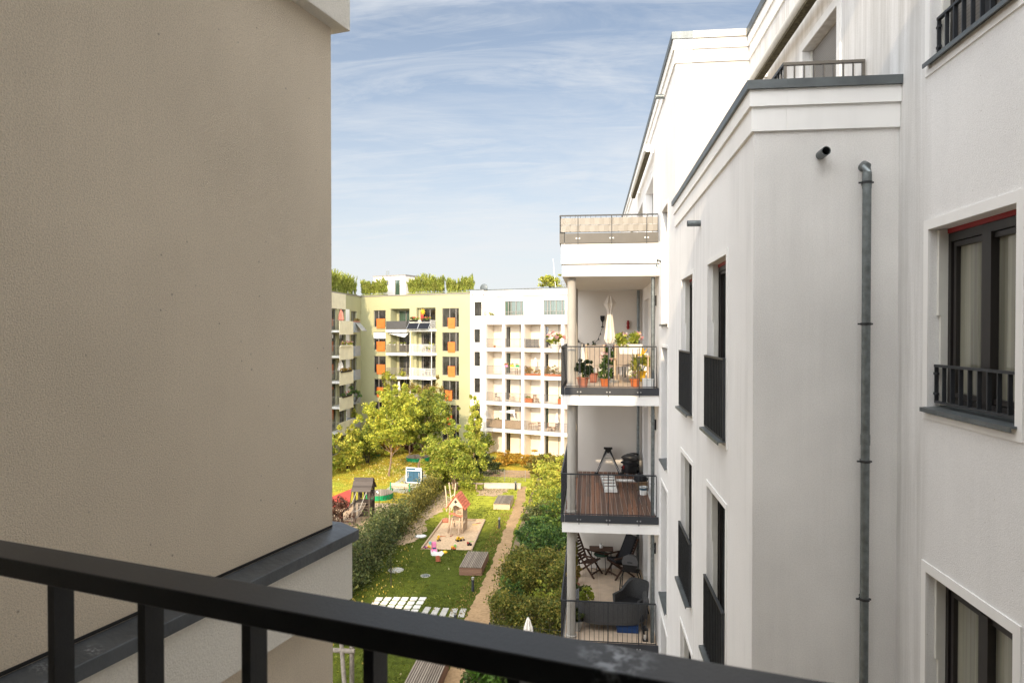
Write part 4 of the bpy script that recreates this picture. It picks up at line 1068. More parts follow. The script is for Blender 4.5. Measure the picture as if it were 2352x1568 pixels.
# wing balconies
def wl(x, y, z): return V((K.x+x, K.y+y, z))
parasol('closed coral parasol on the top wing balcony', wl(.6, -8.6, 14.0), 2.3, 'coral', r=.3)
parasol('closed pale pink parasol on the wing balcony third from the top', wl(.6, -8.8, 8.4), 2.3, 'umbrella_white', r=.3)
boxplanter('pink and white flowers over the wing balcony front second from the top', wl(1.15, -8.4, 12.15), R(90), 3.4, .25, .18, .35, 'lime', 'beige_panel', 420, .13, ('flower', 22))
boxplanter('trailing flower box on the wing balcony third from the top', wl(1.1, -8.4, 9.3), R(90), 3.4, .22, .16, .3, 'orange', 'black', 320, .12)
boxplanter('weedy flower box on the wing balcony fourth from the top', wl(1.1, -8.2, 6.5), R(90), 3.0, .22, .16, .3, 'plant', 'black', 260, .12, ('redflower', 3))
shrub('dark green plant spilling over the small grey wing balcony', wl(1.0, -5.2, 5.6), .8, .5, 1.9, 'dark', 700, .18, 16)
vine2 = shrub('yellowing creeper below the small grey wing balcony', wl(.9, -5.0, 3.4), .5, .4, 1.7, 'lime', 400, .18, 14)
boxplanter('dry flower box on the top grey wing balcony', wl(.9, -4.2, 14.9), R(90), 1.6, .25, .18, .28, 'brown', 'terracotta_old', 160, .12)
t = thing('solar_panel', 'dark solar panel slung outside the top grey wing balcony', 'solar panel', wl(1.05, -4.6, 13.9), 0)
mb = MB(); mb.ob((.4, .5, .45), (.36, 0, -.42), (0, .8, 0), (.02, 0, .02)); mb.build('panel_face', MT['grey_panel'], t)
mb = MB(); mb.bar((.03,-.3,.88),(.03,1.3,.88),.04,.04); mb.build('panel_frame', MT['alu'], t)
# ================================================================== GROUND
def posmat(name):
    m, t, b = nt(name); p = t.nodes.new('ShaderNodeNewGeometry').outputs['Position']; return m, t, b, p
def lawnmat(name, shade, wear, leafy=0, yellowed=None):
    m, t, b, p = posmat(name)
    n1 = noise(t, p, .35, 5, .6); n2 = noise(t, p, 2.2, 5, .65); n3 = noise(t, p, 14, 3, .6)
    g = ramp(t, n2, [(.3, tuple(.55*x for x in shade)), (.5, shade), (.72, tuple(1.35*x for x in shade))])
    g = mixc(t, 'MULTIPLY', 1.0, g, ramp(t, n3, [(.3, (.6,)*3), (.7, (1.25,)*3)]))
    if yellowed:                                           # sunlit yellow painted into the colour at the back of the lawn
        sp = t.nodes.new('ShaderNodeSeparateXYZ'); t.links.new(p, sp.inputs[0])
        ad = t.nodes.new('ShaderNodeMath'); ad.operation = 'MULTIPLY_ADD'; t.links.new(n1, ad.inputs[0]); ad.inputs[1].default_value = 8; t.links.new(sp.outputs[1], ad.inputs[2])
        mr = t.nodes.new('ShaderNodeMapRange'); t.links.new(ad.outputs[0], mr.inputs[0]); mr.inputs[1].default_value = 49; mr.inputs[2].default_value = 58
        g = mixc(t, 'MIX', mr.outputs[0], g, mixc(t, 'MULTIPLY', 1.0, yellowed, ramp(t, n2, [(.3, (.6,)*3), (.7, (1.3,)*3)])))
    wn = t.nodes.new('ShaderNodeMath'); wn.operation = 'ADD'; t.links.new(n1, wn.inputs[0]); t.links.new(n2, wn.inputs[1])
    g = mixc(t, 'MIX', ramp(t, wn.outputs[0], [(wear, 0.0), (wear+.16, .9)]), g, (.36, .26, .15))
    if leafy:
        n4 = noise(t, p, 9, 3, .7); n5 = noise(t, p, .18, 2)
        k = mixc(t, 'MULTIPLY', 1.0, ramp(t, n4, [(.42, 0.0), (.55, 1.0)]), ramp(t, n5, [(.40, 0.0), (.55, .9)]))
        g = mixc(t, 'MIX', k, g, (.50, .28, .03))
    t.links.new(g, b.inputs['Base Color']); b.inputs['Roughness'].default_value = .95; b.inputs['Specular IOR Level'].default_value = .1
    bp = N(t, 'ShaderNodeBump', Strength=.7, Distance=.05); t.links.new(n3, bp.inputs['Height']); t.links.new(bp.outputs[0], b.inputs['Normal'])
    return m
def sandmat(name, col, var=.25):
    m, t, b, p = posmat(name)
    n1 = noise(t, p, .8, 5, .6); n2 = noise(t, p, 6, 5, .65)
    c = mixc(t, 'MULTIPLY', 1.0, col, ramp(t, n1, [(.3, (1-var,)*3), (.7, (1.1,)*3)]))
    c = mixc(t, 'MULTIPLY', 1.0, c, ramp(t, n2, [(.3, (.72,)*3), (.6, (1.08,)*3)]))
    t.links.new(c, b.inputs['Base Color']); b.inputs['Roughness'].default_value = .95; b.inputs['Specular IOR Level'].default_value = .1
    bp = N(t, 'ShaderNodeBump', Strength=.6, Distance=.03); t.links.new(n2, bp.inputs['Height']); t.links.new(bp.outputs[0], b.inputs['Normal'])
    return m
def sheet(name, pts, z, mat, jit=0.0, seg=.5, kind='structure'):
    out = []
    n = len(pts)
    for i in range(n):
        a, b = V(pts[i]).xy, V(pts[(i+1) % n]).xy
        k = max(1, int((b-a).length/seg))
        for j in range(k):
            p = a.lerp(b, j/k); out.append((p.x+random.uniform(-jit, jit), p.y+random.uniform(-jit, jit), z))
    mb = MB(); mb.poly(out); return tag(mb.build(name, mat), kind=kind)
mb = MB(); mb.poly([(-900,-900,-.012),(900,-900,-.012),(900,1500,-.012),(-900,1500,-.012)]); tag(mb.build('ground', sandmat('earth', (.24,.18,.115))), kind='structure')
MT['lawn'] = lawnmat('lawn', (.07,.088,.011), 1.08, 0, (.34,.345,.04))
MT['lawn_far'] = lawnmat('lawn_leafy', (.33,.34,.042), 1.15, 1)  # base colour raised to the brightness of sunlit grass
MT['sand'] = sandmat('sand', (.57,.41,.26), .12)
MT['playsand'] = sandmat('play_sand', (.50,.36,.235))
MT['gravel'] = sandmat('path_gravel', (.40,.265,.145))
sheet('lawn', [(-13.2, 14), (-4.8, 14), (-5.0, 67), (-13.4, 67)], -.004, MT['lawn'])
pl = [g4(1060,1640), g4(1130,1480), g4(1340,900), g4(1440,680), g4(1560,430), g4(1640,240), g4(1700,60), g3(1790,960), g3(1835,800), g3(1870,740)]
pr = [g4(1300,1640), g4(1370,1420), g4(1590,900), g4(1750,640), g4(1765,480), g4(1775,260), g4(1800,60), g3(1900,960), g3(1920,800), g3(1920,740)]
sheet('path', [(-6.6, 14)]+pl+pr[::-1]+[(-4.9, 14)], .002, MT['gravel'], .10, .35)
sheet('path', [g3(1500,640), g3(1960,660), g3(1960,590), g3(1540,575)], .002, MT['gravel'], .08, .4)
sheet('play_sand', [g3(-400,905), g3(300,900), g3(735,905), (-13.5, 36), (-13.5, 24), (-30, 24)], .000, MT['playsand'], .12, .5)
sheet('lawn', [g3(-500,904), g3(300,899), g3(735,904), (-13.5, 66), (-13.5, 83), (-45, 88)], .004, MT['lawn_far'], .05, .6)
sheet('lawn', [(-13.4, 68), (1.5, 66), (1.5, 76), (-13.4, 82)], .000, MT['lawn_far'], .05, .6)
sheet('paving', [g3(548,783), g3(805,818), g3(985,640), g3(940,590), g3(780,600)], .010, MT['concrete'], .0, .5)
mb = MB(); mb.poly([V((p.x, p.y, .008)) for p in (g3(912,1345), g3(1122,1068), g3(1516,1078), g3(1388,1356))]); tag(mb.build('sand', MT['sand']), kind='structure')
kb = [g3(910,1350), g3(1120,1064), g3(1520,1074), g3(1392,1361)]
kt = thing('sandpit_border', 'thin timber border round the sandpit by the playhouse', 'border', kb[0])
for i in (0, 1, 2):
    mb = MB(); mb.bar(V((*kb[i].xy, .06))-kb[0], V((*kb[i+1].xy, .06))-kb[0], .09, .14); mb.build('board', MT['wood_play'], kt)
sheet('bare_earth', [(-12.9, 43), (-11.6, 44), (-11.2, 47), (-11.9, 49), (-11.3, 52), (-11.0, 55), (-12.0, 57), (-12.1, 61), (-13.1, 63), (-13.3, 52)], .003, MT['playsand'], .22, .3)
sheet('bare_earth', [g3(1480,735), g3(1700,745), g3(1760,790), g3(1600,840), g3(1440,820)], .003, MT['playsand'], .25, .3)
# grass blades and fallen leaves: nobody could count them
def scatter(n, poly_, avoid=()):
    xs = [p[0] for p in poly_]; ys = [p[1] for p in poly_]
    x = RNG.uniform(min(xs), max(xs), n); y = RNG.uniform(min(ys), max(ys), n)
    def ins(poly):
        c = np.zeros(len(x), bool); j = len(poly)-1
        for i in range(len(poly)):
            xi, yi, xj, yj = poly[i][0], poly[i][1], poly[j][0], poly[j][1]
            with np.errstate(divide='ignore'): c ^= ((yi > y) != (yj > y)) & (x < (xj-xi)*(y-yi)/(yj-yi+1e-9)+xi)
            j = i
        return c
    k = ins(poly_)
    for a in avoid: k &= ~ins(a)
    return np.stack([x[k], y[k]], 1)
lawnp = [(-12.9, 22), (-6.0, 22), (-6.2, 66), (-13.2, 66)]
pathp = [tuple(p.xy) for p in pl+pr[::-1]]; pitp = [tuple(p.xy) for p in kb]
stp = [tuple(g4(905,885).xy), tuple(g4(930,805).xy), tuple(g4(1340,818).xy), tuple(g4(1330,900).xy)]
pavp = [tuple(g4(430,840).xy), tuple(g4(470,690).xy), tuple(g4(960,700).xy), tuple(g4(890,850).xy)]
xy = scatter(60000, lawnp, (pathp, pitp, pavp, stp))
th = np.sin(xy[:, 0]*1.1+1)*np.sin(xy[:, 1]*.7)+RNG.normal(size=len(xy))*.5
xy = xy[(th > -.1) & (RNG.uniform(0, 60, len(xy)) > xy[:, 1]-20)]
gp = np.concatenate([xy, np.full((len(xy), 1), .03)], 1)
tag(leafmesh('grass', gp, .13, LF['grass'], None, .22, dirs=RNG.normal(size=(len(gp), 3))*np.array([.8,.8,.3])+np.array([0,0,.6])), kind='stuff')
ll = [(-27, 58), (-14.2, 56), (-14.0, 80), (-32, 84)]
xy = scatter(26000, ll); gp = np.concatenate([xy, np.full((len(xy), 1), .03)], 1)
tag(leafmesh('grass', gp, .15, LF['lime'], None, .22, dirs=RNG.normal(size=(len(gp), 3))*np.array([.8,.8,.3])+np.array([0,0,.6])), kind='stuff')
xy = scatter(5200, [(-24, 60), (-14.2, 60), (-14.4, 78), (-24, 78)])
k = np.exp(-((xy[:, 0]+18.0)**2/14+(xy[:, 1]-69)**2/30)) > RNG.uniform(0, 1, len(xy))
xy = xy[k]; gp = np.concatenate([xy, np.full((len(xy), 1), .045)], 1)
tag(leafmesh('fallen_leaves', gp, .16, LF['fallen'], None, .7, .25), kind='stuff')
xy = np.concatenate([scatter(230, [(-12.6, 28), (-10.4, 28), (-10.0, 44), (-12.6, 44)]), scatter(90, lawnp, (pitp,))]); gp = np.concatenate([xy, np.full((len(xy), 1), .07)], 1)
tag(leafmesh('fallen_leaves', gp, .11, LF['fallen'], None, .7, .25), kind='stuff')
xy = scatter(1500, [(-6.9, 24), (-5.9, 24), (-5.9, 52), (-6.7, 52)]); gp = np.concatenate([xy, np.full((len(xy), 1), .05)], 1)
tag(leafmesh('fallen_leaves', gp, .08, LF['brown'], None, .7, .25), kind='stuff')
for i in range(4):
    for j in range(6):
        p = g4(915-83.5*(5-j), 714) - V((0, .53*i, 0)); p.x += 0
        t = thing('paving_slab', 'square pale paving slab in the grid laid flush in the lawn', 'paving slab', (p.x+random.uniform(-.015,.015), p.y+random.uniform(-.02,.02), 0), random.uniform(-.03,.03), 'square paving slabs in the lawn'); t['kind'] = 'thing'
        mb = MB(); mb.box(-.172,.172,-.185,.185,-.03,.035); mb.build('slab', MT['zinc_sunlit'] if 0 else MT['paver'], t, bevel=.01)
for j, (x, y) in enumerate([(950,832),(1040,838),(1126,842),(1216,848),(1302,850)]):
    p = g4(x, y); t = thing('stepping_slab', ('narrow stepping slab touching the grid of square slabs', 'second narrow stepping slab from the square slabs', 'middle one of the five narrow stepping slabs', 'second narrow stepping slab from the gravel path', 'narrow stepping slab closest to the gravel path')[j], 'paving slab', p, .02*j-.03, 'narrow stepping slabs to the path'); t['kind'] = 'thing'
    mb = MB(); mb.box(-.15,.15,-.5,.5,-.03,.03); mb.build('slab', MT['concrete'], t, bevel=.01)
def disc(label, p, r, mat, z=.035):
    t = thing('manhole_cover', label, 'manhole', p); mb = MB(); mb.lathe([(r*1.25,-.02),(r*1.25,z-.01)], (0,0,0), 24); mb.build('rim', MT['concrete'], t)
    mb = MB(); mb.lathe([(r,-.02),(r,z)], (0,0,0), 24); mb.build('cover', MT[mat], t)
disc('pale round manhole cover by the sandpit border', g3(900,1222), .33, 'trim')
disc('beige round manhole cover at the foot of the young tree', g4(660,437), .36, 'concrete')
disc('small dark round drain cover in the lawn', g4(945,490), .22, 'galv')

# ================================================================== PLAYGROUND AND GARDEN FURNITURE
def slatbox(label, p, w=1.28, d=2.75, h=.50, lit=0):
    t = thing('slatted_bench_box', label, 'bench box', p, 0, 'slatted timber bench boxes')
    mb = MB(); n = 13; s = w/n
    for i in range(n): mb.box(-w/2+s*i+.021, -w/2+s*(i+1)-.021, -.03, d+.03, h-.045, h)
    mb.build('lid', MT['wood_grey'], t)
    mb = MB(); mb.box(-w/2+.05, w/2-.05, .05, d-.05, 0, h-.05); mb.build('core', MT['bark_dark'], t)
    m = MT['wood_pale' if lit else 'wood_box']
    for k, (a, b, c, e) in enumerate(((-w/2, w/2, 0, .04), (-w/2, w/2, d-.04, d), (-w/2, -w/2+.04, .041, d-.041), (w/2-.04, w/2, .041, d-.041))):
        mb = MB(); q = .086
        for i in range(5): mb.box(a, b, c, e, .01+q*i, .01+q*i+.068)
        mb.build('side', m, t)
    return t
slatbox('slatted timber bench box beside the sandpit corner, close to a bollard', g4(1380, 488))
slatbox('sunlit slatted timber bench box beyond the playhouse', g3(1682, 965), lit=1)
p = g4(830, 1640); slatbox('slatted timber bench box partly hidden below the railing', P(752.6+.2375*858, 25.4))
def bollard(label, p, h=.75):
    t = thing('bollard_light', label, 'bollard', p, 0, 'bollard lights along the path')
    mb = MB(); mb.lathe([(.075,0),(.075,h-.12)], (0,0,0), 14); mb.build('post', MT['steel_dark'], t, True)
    mb = MB(); mb.lathe([(.07,h-.12),(.07,h-.02),(.078,h-.02),(.078,h)], (0,0,0), 14); mb.build('lamp_head', MT['alu'], t, True)
bollard('dark bollard light in front of the bench box by the sandpit', g4(1404, 640))
bollard('dark bollard light on the lawn edge level with the playhouse', g3(1660, 1145))
bollard('dark bollard light at the end of the low concrete wall', g3(1817, 775))
bollard('dark bollard light by the golden bushes at the white building', g3(1550, 570))
bollard('dark bollard light just above the handrail, past the stepping slabs', P(752.6+.2375*1232, 32.0))
# red-roofed playhouse on posts
def pole(mb, p, q, r=.055): mb.tube([p, q], r, 8)
ph0 = g3(1180, 1190); phx = (g3(1305,1190)-g3(1180,1190)).length; 
H = thing('playhouse', 'timber playhouse on posts with a red tiled roof and a ladder in the sandpit', 'playhouse', ph0, R(-3))
w_, d_ = phx, 1.25
for (x, y, zt) in ((0,0,1.95), (w_,0,1.9), (0,d_,1.95), (w_,d_,1.9)):
    mb = MB(); pole(mb, (x+(-.12 if x == 0 and y == 0 else 0), y, -.1), (x, y, .9), .07); pole(mb, (x, y, .88), (x, y, zt), .06); mb.build('post', MT['wood_play'], H, True)
mb = MB()
for i in range(8): mb.box(-.06, w_+.06, .02+d_*i/8, .02+d_*(i+1)/8-.015, .82, .88)
mb.build('platform', MT['wood_play'], H)
mb = MB(); mb.box(.02, w_-.02, d_-.03, d_+.01, .95, 1.95); mb.build('back_panel', MT['wood_pale'], H)
mb = MB(); mb.box(.20, w_-.10, d_-.36, d_-.10, 1.18, 1.22); mb.build('bench', MT['wood_pale'], H)
mb = MB(); mb.box(w_-.01, w_+.03, .1, d_-.1, .95, 1.85); mb.build('side_panel', MT['wood_play'], H)
mb = MB(); mb.box(w_-.02, w_+.02, .15, d_-.1, .05, .55); mb.build('lower_panel', MT['wood_play'], H)
mb = MB()
pts = [(-.02 + (w_+.04)*i/10, 1.36+.07*math.sin(math.pi*i/10*1.6+.6)) for i in range(11)]
mb.prism([(x, -.09, z) for x, z in pts]+[(x, -.09, z-.13) for x, z in pts[::-1]], (0,.035,0)); mb.build('railing_board', MT['roof_red'], H)
cxm = w_/2; ap = 2.62; ev = 1.78; ov = .24
mb = MB(); g0 = [(-.05, ev+.05), (cxm, ap-.10), (w_+.05, ev+.05), (w_-.1, ev-.0), (cxm, ev+.17), (.1, ev-.0)]
mb.prism([(x, -.10, z) for x, z in g0], (0,.04,0)); gb_ = mb.build('gable', MT['wood_pale'], H)
mb = MB(); s = .125; mb.prism([(cxm-s, -.106, ev+.40), (cxm, -.106, ev+.40-s), (cxm+s, -.106, ev+.40), (cxm, -.106, ev+.40+s)], (0,.005,0)); mb.build('diamond_window', MT['black'], gb_)
mb = MB(); mb.prism([(x, d_+.03, z) for x, z in g0], (0,.04,0)); mb.build('gable', MT['wood_pale'], H)
for sgn in (-1, 1):
    mb = MB(); e = V((cxm+sgn*(cxm+ov), 0, ev-.10)); a = V((cxm, 0, ap)); n = 6
    for i in range(n):
        p0 = a.lerp(e, i/n); p1 = a.lerp(e, (i+1)/n); up = V((sgn*.03, 0, .035))
        k = 9
        for j in range(k):
            y0 = -.2+(d_+.38)*j/k; y1 = -.2+(d_+.38)*(j+1)/k; wv = .012*math.sin(j*2.1+i)
            mb.add([p0+V((0,y0,0)), p1+V((0,y0,wv))+up, p1+V((0,y1,wv))+up, p0+V((0,y1,0)), p0+V((0,y0,-.03)), p1+V((0,y0,-.03)), p1+V((0,y1,-.03)), p0+V((0,y1,-.03))], [(0,1,2,3),(4,5,6,7),(0,1,5,4),(2,3,7,6),(1,2,6,5)])
    mb.build('roof', MT['roof_red'], H)
lad = None
for k, x in enumerate((.20, .72)):
    mb = MB(); pole(mb, (x-.02+.06*k, -.62, -.1), (x, -.02, 1.05), .05); mb.build('ladder_rail', MT['wood_play'], H, True)
for i in range(3):
    u = .24+.27*i; y = -.62+.6*u; mb = MB(); pole(mb, (.13, y, -.1+1.15*u), (.82, y, -.1+1.15*u), .028); mb.build('rung', MT['wood_play'], H, True)
# climbing poles behind it
cp = thing('climbing_poles', 'pale peeled timber climbing poles standing behind the playhouse', 'climbing frame', G(1026, 1174))
for a, b in (((0,0,-.1),(-.12,0,1.95)), ((.3,.35,-.1),(.12,.3,2.15)), ((.34,.35,.1),(.62,.4,2.1))):
    mb = MB(); mb.tube([a, V(a).lerp(V(b), .4)+V((.06,0,0)), b], [.06,.055,.045], 8); mb.build('pole', MT['wood_pale'], cp, True)
mb = MB(); mb.tube([(-.05,0,1.2),(.2,.3,1.0),(.5,.36,1.25)], .015, 6); mb.build('rope', MT['plastic_white'], cp)
# weathered play tower on the left
T0 = g3(385, 1075); 
TW = thing('play_tower', 'dark weathered timber play tower with a pitched roof and a bridge of planks', 'play tower', T0, R(2))
tw_, td = 1.1, 1.1; pf = 1.35
for (x, y) in ((-.95,0),(.15,0),(-.95,td),(.15,td)):
    mb = MB(); mb.box(x-.07, x+.07, y-.07, y+.07, -.1, 2.35); mb.build('post', MT['wood_tower'], TW)
mb = MB()
for i in range(8): mb.box(-1.0, .2, -.05+.15*i, -.05+.15*i+.135, pf-.06, pf)
mb.build('platform', MT['wood_tower'], TW)
mb = MB()
for i in range(6): mb.box(.10, .14, .075, td-.075, .05+.2*i, .23+.2*i)
mb.build('side_wall', MT['wood_tower'], TW)
mb = MB()
for i in range(6): mb.box(-.88, .08, td-.02, td+.02, .05+.2*i, .23+.2*i)
mb.build('back_wall', MT['wood_tower'], TW)
mb = MB()
for i in range(4):
    mb.box(-.85+.25*i, -.70+.25*i, td-.03, td+.01, pf+.05, pf+.7)
mb.bar((-.9,td-.01,pf+.68),(.1,td-.01,pf+.68),.04,.08); mb.build('parapet', MT['wood_tower'], TW)
mb = MB(); ap, ev = 3.05, 2.2
for sgn in (-1, 1):
    n = 7; a = V((0, td/2, ap)); e = V((0, td/2+sgn*(td/2+.28), ev))
    for i in range(n):
        p0 = a.lerp(e, i/n-.02); p1 = a.lerp(e, (i+1)/n); l = V((0, 0, .03)); j0, j1 = random.uniform(-.03,.03), random.uniform(-.03,.03)
        mb.add([p0+V((-1.12+j0,0,0)), p1+V((-1.12+j0,0,.02)), p1+V((.32+j1,0,.02)), p0+V((.32+j1,0,0)), p0+V((-1.12+j0,0,-.03)), p1+V((-1.12+j0,0,-.02)), p1+V((.32+j1,0,-.02)), p0+V((.32+j1,0,-.03))],
               [(0,1,2,3),(4,5,6,7),(0,1,5,4),(2,3,7,6),(1,2,6,5),(0,3,7,4)])
mb.build('roof', MT['wood_towerroof'], TW)
for x in (-.95, .18):
    mb = MB(); mb.prism([(x, -.1, ev+.05), (x, td+.1, ev+.05), (x, td/2, ap-.08)], (.03,0,0)); mb.build('gable', MT['wood_tower'], TW)
# plank bridge sloping down to two low posts
b0, b1 = V((-.45, -.08, pf-.02)), V((-.95, -1.5, .42))
mb = MB()
for i in range(19):
    u = i/18; c = b0.lerp(b1, u)-V((0,0,.22*math.sin(math.pi*u))); mb.box(c.x-.38, c.x+.38, c.y-.03, c.y+.025, c.z-.015, c.z+.02)
for s in (-.34, .34):
    mb.tube([b0.lerp(b1, u/12)-V((-s,0,.22*math.sin(math.pi*u/12)+.03)) for u in range(13)], .018, 5)
mb.build('plank_bridge', MT['wood_grey'], TW)
for s in (-.45, .45):
    mb = MB(); mb.tube([b0+V((s*.8,0,.75)), b0.lerp(b1,.5)+V((s*.8,0,.2)), b1+V((s,0,.62))], .02, 6); mb.build('bridge_rope', MT['concrete'], TW)
    mb = MB(); mb.box(b1.x+s-.07, b1.x+s+.07, b1.y-.1, b1.y+.04, -.1, 1.05); mb.build('bridge_post', MT['wood_tower'], TW)
mb = MB(); mb.box(b1.x-.4, b1.x+.4, b1.y-.3, b1.y, .34, .40); mb.build('bridge_step', MT['wood_tower'], TW)
mb = MB(); mb.tube([(-1.0,.2,pf+.05),(-1.5,-.1,.85),(-2.1,-.4,.35),(-2.8,-.7,.2)], .05, 8); mb.tube([(-1.0,.55,pf+.05),(-1.5,.25,.85),(-2.1,-.05,.35),(-2.8,-.35,.2)], .05, 8)
mb.add([(-1.0,.2,pf),(-1.5,-.1,.8),(-2.1,-.4,.3),(-2.8,-.7,.15),(-2.8,-.35,.15),(-2.1,-.05,.3),(-1.5,.25,.8),(-1.0,.55,pf)], [(0,1,6,7),(1,2,5,6),(2,3,4,5)]); mb.build('slide', MT['wood_grey'], TW, True)
mb = MB(); mb.tube([(.2,.5,2.05),(.55,.45,2.1),(.72,.4,1.95),(.75,.4,1.7),(.75,.4,-.1)], .028, 8); mb.build('sliding_pole', MT['chrome'], TW, True)
# red cloth windbreak partly behind a bush
rc = thing('cloth_windbreak', 'slanting red cloth windbreak standing behind the dark bush at the wall edge', 'windbreak', g3(110, 950))
mb = MB(); mb.add([(-.9,0,.05),(.75,.15,.02),(.95,.3,1.5),(-.9,.05,.75),(0,.12,.55)], [(0,1,4),(1,2,4),(2,3,4),(3,0,4)]); mb.build('cloth', MT['cloth_red'], rc)
mb = MB(); mb.tube([(.75,.15,0),(.96,.31,1.55)], .03, 6); mb.build('pole', MT['wood_tower'], rc)
# round green decks
def rounddeck(label, p, r, h=.42):
    t = thing('round_deck', label, 'round deck', p, .3, 'round decks on the play lawn')
    mb = MB(); n = 12
    for i in range(n):
        x0 = -r+2*r*i/n+.01; x1 = -r+2*r*(i+1)/n-.01; m = max(abs(x0+.001), abs(x1-.001)); l = math.sqrt(max(.02, r*r-min(abs(x0), abs(x1), key=abs)**2))
        l0 = math.sqrt(max(.01, r*r-x0*x0)); l1 = math.sqrt(max(.01, r*r-x1*x1))
        mb.prism([(x0,-l0,h),(x1,-l1,h),(x1,l1,h),(x0,l0,h)], (0,0,.04))
    mb.build('deck_boards', MT['wood_grey'], t)
    mb = MB()
    for i in range(40):
        a0, a1 = 2*math.pi*i/40, 2*math.pi*(i+.92)/40
        mb.prism([(r*math.cos(a0), r*math.sin(a0), 0), (r*math.cos(a1), r*math.sin(a1), 0), (.94*r*math.cos(a1), .94*r*math.sin(a1), 0), (.94*r*math.cos(a0), .94*r*math.sin(a0), 0)], (0,0,h-.01))
    mb.build('green_skirt', MT['green_paint'], t)
rounddeck('round deck with a green skirt right behind the dark play tower', g3(500, 850), 1.15)
rounddeck('round deck with a green skirt under the trees at the back of the lawn', g3(872, 490), 1.25)
# bench
bp_ = g3(700, 808); B = thing('park_bench', 'timber bench with bright green end frames on the pale paving', 'bench', bp_, R(-6))
hw = .85
for s in (-1, 1):
    mb = MB(); mb.box(s*hw-.04, s*hw+.04, -.06, .02, 0, .92); mb.box(s*hw-.04, s*hw+.04, .021, .42, .36, .43); mb.box(s*hw-.04, s*hw+.04, .36, .43, 0, .359); mb.build('end_frame', MT['green_paint'], B)
for i in range(3):
    mb = MB(); mb.box(-hw+.041, hw-.041, .03+.13*i, .14+.13*i, .43, .465); mb.build('seat_slat', MT['wood_pale'], B)
for i in range(2):
    mb = MB(); mb.box(-hw+.041, hw-.041, -.03, .005, .64+.13*i, .745+.13*i); mb.build('back_slat', MT['wood_pale'], B)
# folded table tennis table
tp = g3(838, 714); TT = thing('table_tennis_table', 'blue folded table tennis table with a white frame on wheels', 'table tennis table', tp, R(-8))
for s, nm in ((-.1, 'half_top'), (.12, 'half_top')):
    mb = MB(); mb.box(-.76, .76, s-.012, s+.012, .16, 1.45); o = mb.build(nm, MT['tt_blue'], TT)
mb = MB()
for x in (-.72, .72): mb.box(x-.035, x+.035, -.16, -.115, .10, 1.50)
for z in (.13, 1.22, 1.47): mb.box(-.684, .684, -.16, -.115, z-.03, z+.03)
mb.build('frame', MT['plastic_white'], TT)
for x in (-.55, .55):
    mb = MB(); mb.bar((x, -.165, .55), (x+.04*(1 if x < 0 else -1), -.165, 1.05), .07, .04); mb.build('folded_leg', MT['alu'], TT)
mb = MB(); mb.box(-.01, .01, -.125, -.113, .2, 1.15); mb.build('seam', MT['black'], TT)
mb = MB(); mb.box(.15, .62, -.135, -.1145, 1.29, 1.40); mb.build('label_plate', MT['plastic_white'], TT)
for x in (-.78, .78):
    mb = MB(); mb.cyl((x-.03, -.05, .09), (x+.03, -.05, .09), .09, .09, 12); mb.build('wheel', MT['black'], TT)
    mb = MB(); mb.box(x-.025, x+.025, -.30, .30, .10, .14); mb.build('foot', MT['black'], TT)
# spring rider, ride-on car and sand toys
sr = thing('spring_rider', 'white spring rider with an orange head on a rusty coil', 'spring rider', g4(1068, 355))
mb = MB(); mb.tube([(.13*math.cos(a*.55), .13*math.sin(a*.55), .02+.0068*a) for a in range(58)], .022, 6, False); mb.build('spring', MT['roof_red'], sr, True)
mb = MB(); mb.prism([(-.32,-.1,.42),(.22,-.1,.42),(.34,-.1,.58),(.22,-.1,.66),(-.05,-.1,.56),(-.30,-.1,.62),(-.36,-.1,.54)], (0,.2,0)); mb.build('body', MT['plastic_white'], sr, bevel=.03)
mb = MB(); mb.ell((.42,0,.60), (.15,.1,.1), 12, 8); mb.build('head', MT['yellow'], sr, True)
mb = MB(); mb.tube([(.1,-.2,.7),(.1,.2,.7)], .02, 6); mb.build('handle', MT['red'], sr)
pc = thing('ride_on_car', 'pink ride-on toy car with a tall hood at the sandpit corner', 'toy car', g4(1030, 278), R(15))
mb = MB(); mb.prism([(-.16,-.34,.1),(-.16,.34,.1),(-.16,.34,.3),(-.16,.12,.34),(-.16,-.1,.32),(-.16,-.34,.28)], (.32,0,0)); mb.build('body', MT['pink'], pc, bevel=.04)
mb = MB(); mb.prism([(-.14,.05,.33),(-.14,.33,.3),(-.14,.40,.66),(-.14,.10,.70)], (.28,0,0)); mb.build('canopy', MT['pink'], pc, bevel=.04)
mb = MB(); mb.box(-.10,.10,-.09,.03,.325,.40); mb.build('seat', MT['tt_blue'], pc, bevel=.02)
for x in (-.18, .18):
    for y in (-.22, .22):
        mb = MB(); mb.cyl((x-.03,y,.09),(x+.03,y,.09),.09,.09,12); mb.build('wheel', MT['plastic_white'], pc)
dg = thing('toy_digger', 'yellow and black toy digger in the sand below the ladder', 'toy digger', g3(1270, 1268), R(35)); dg.scale = (.82,)*3
mb = MB(); mb.prism([(-.22,-.1,.12),(.16,-.1,.12),(.2,-.1,.22),(.05,-.1,.24),(.0,-.1,.36),(-.14,-.1,.36),(-.2,-.1,.24)], (0,.2,0)); mb.build('body', MT['yellow'], dg, bevel=.015)
mb = MB(); mb.box(-.13,-.01,-.105,.105,.26,.34); mb.build('cab_window', MT['black'], dg)
mb = MB(); mb.bar((.15,0,.2),(.36,0,.28),.05,.05); mb.bar((.36,0,.28),(.42,0,.1),.045,.045); mb.build('arm', MT['yellow'], dg)
mb = MB(); mb.prism([(.36,-.11,.02),(.5,-.11,.02),(.44,-.11,.14)], (0,.22,0)); mb.build('bucket', MT['black'], dg)
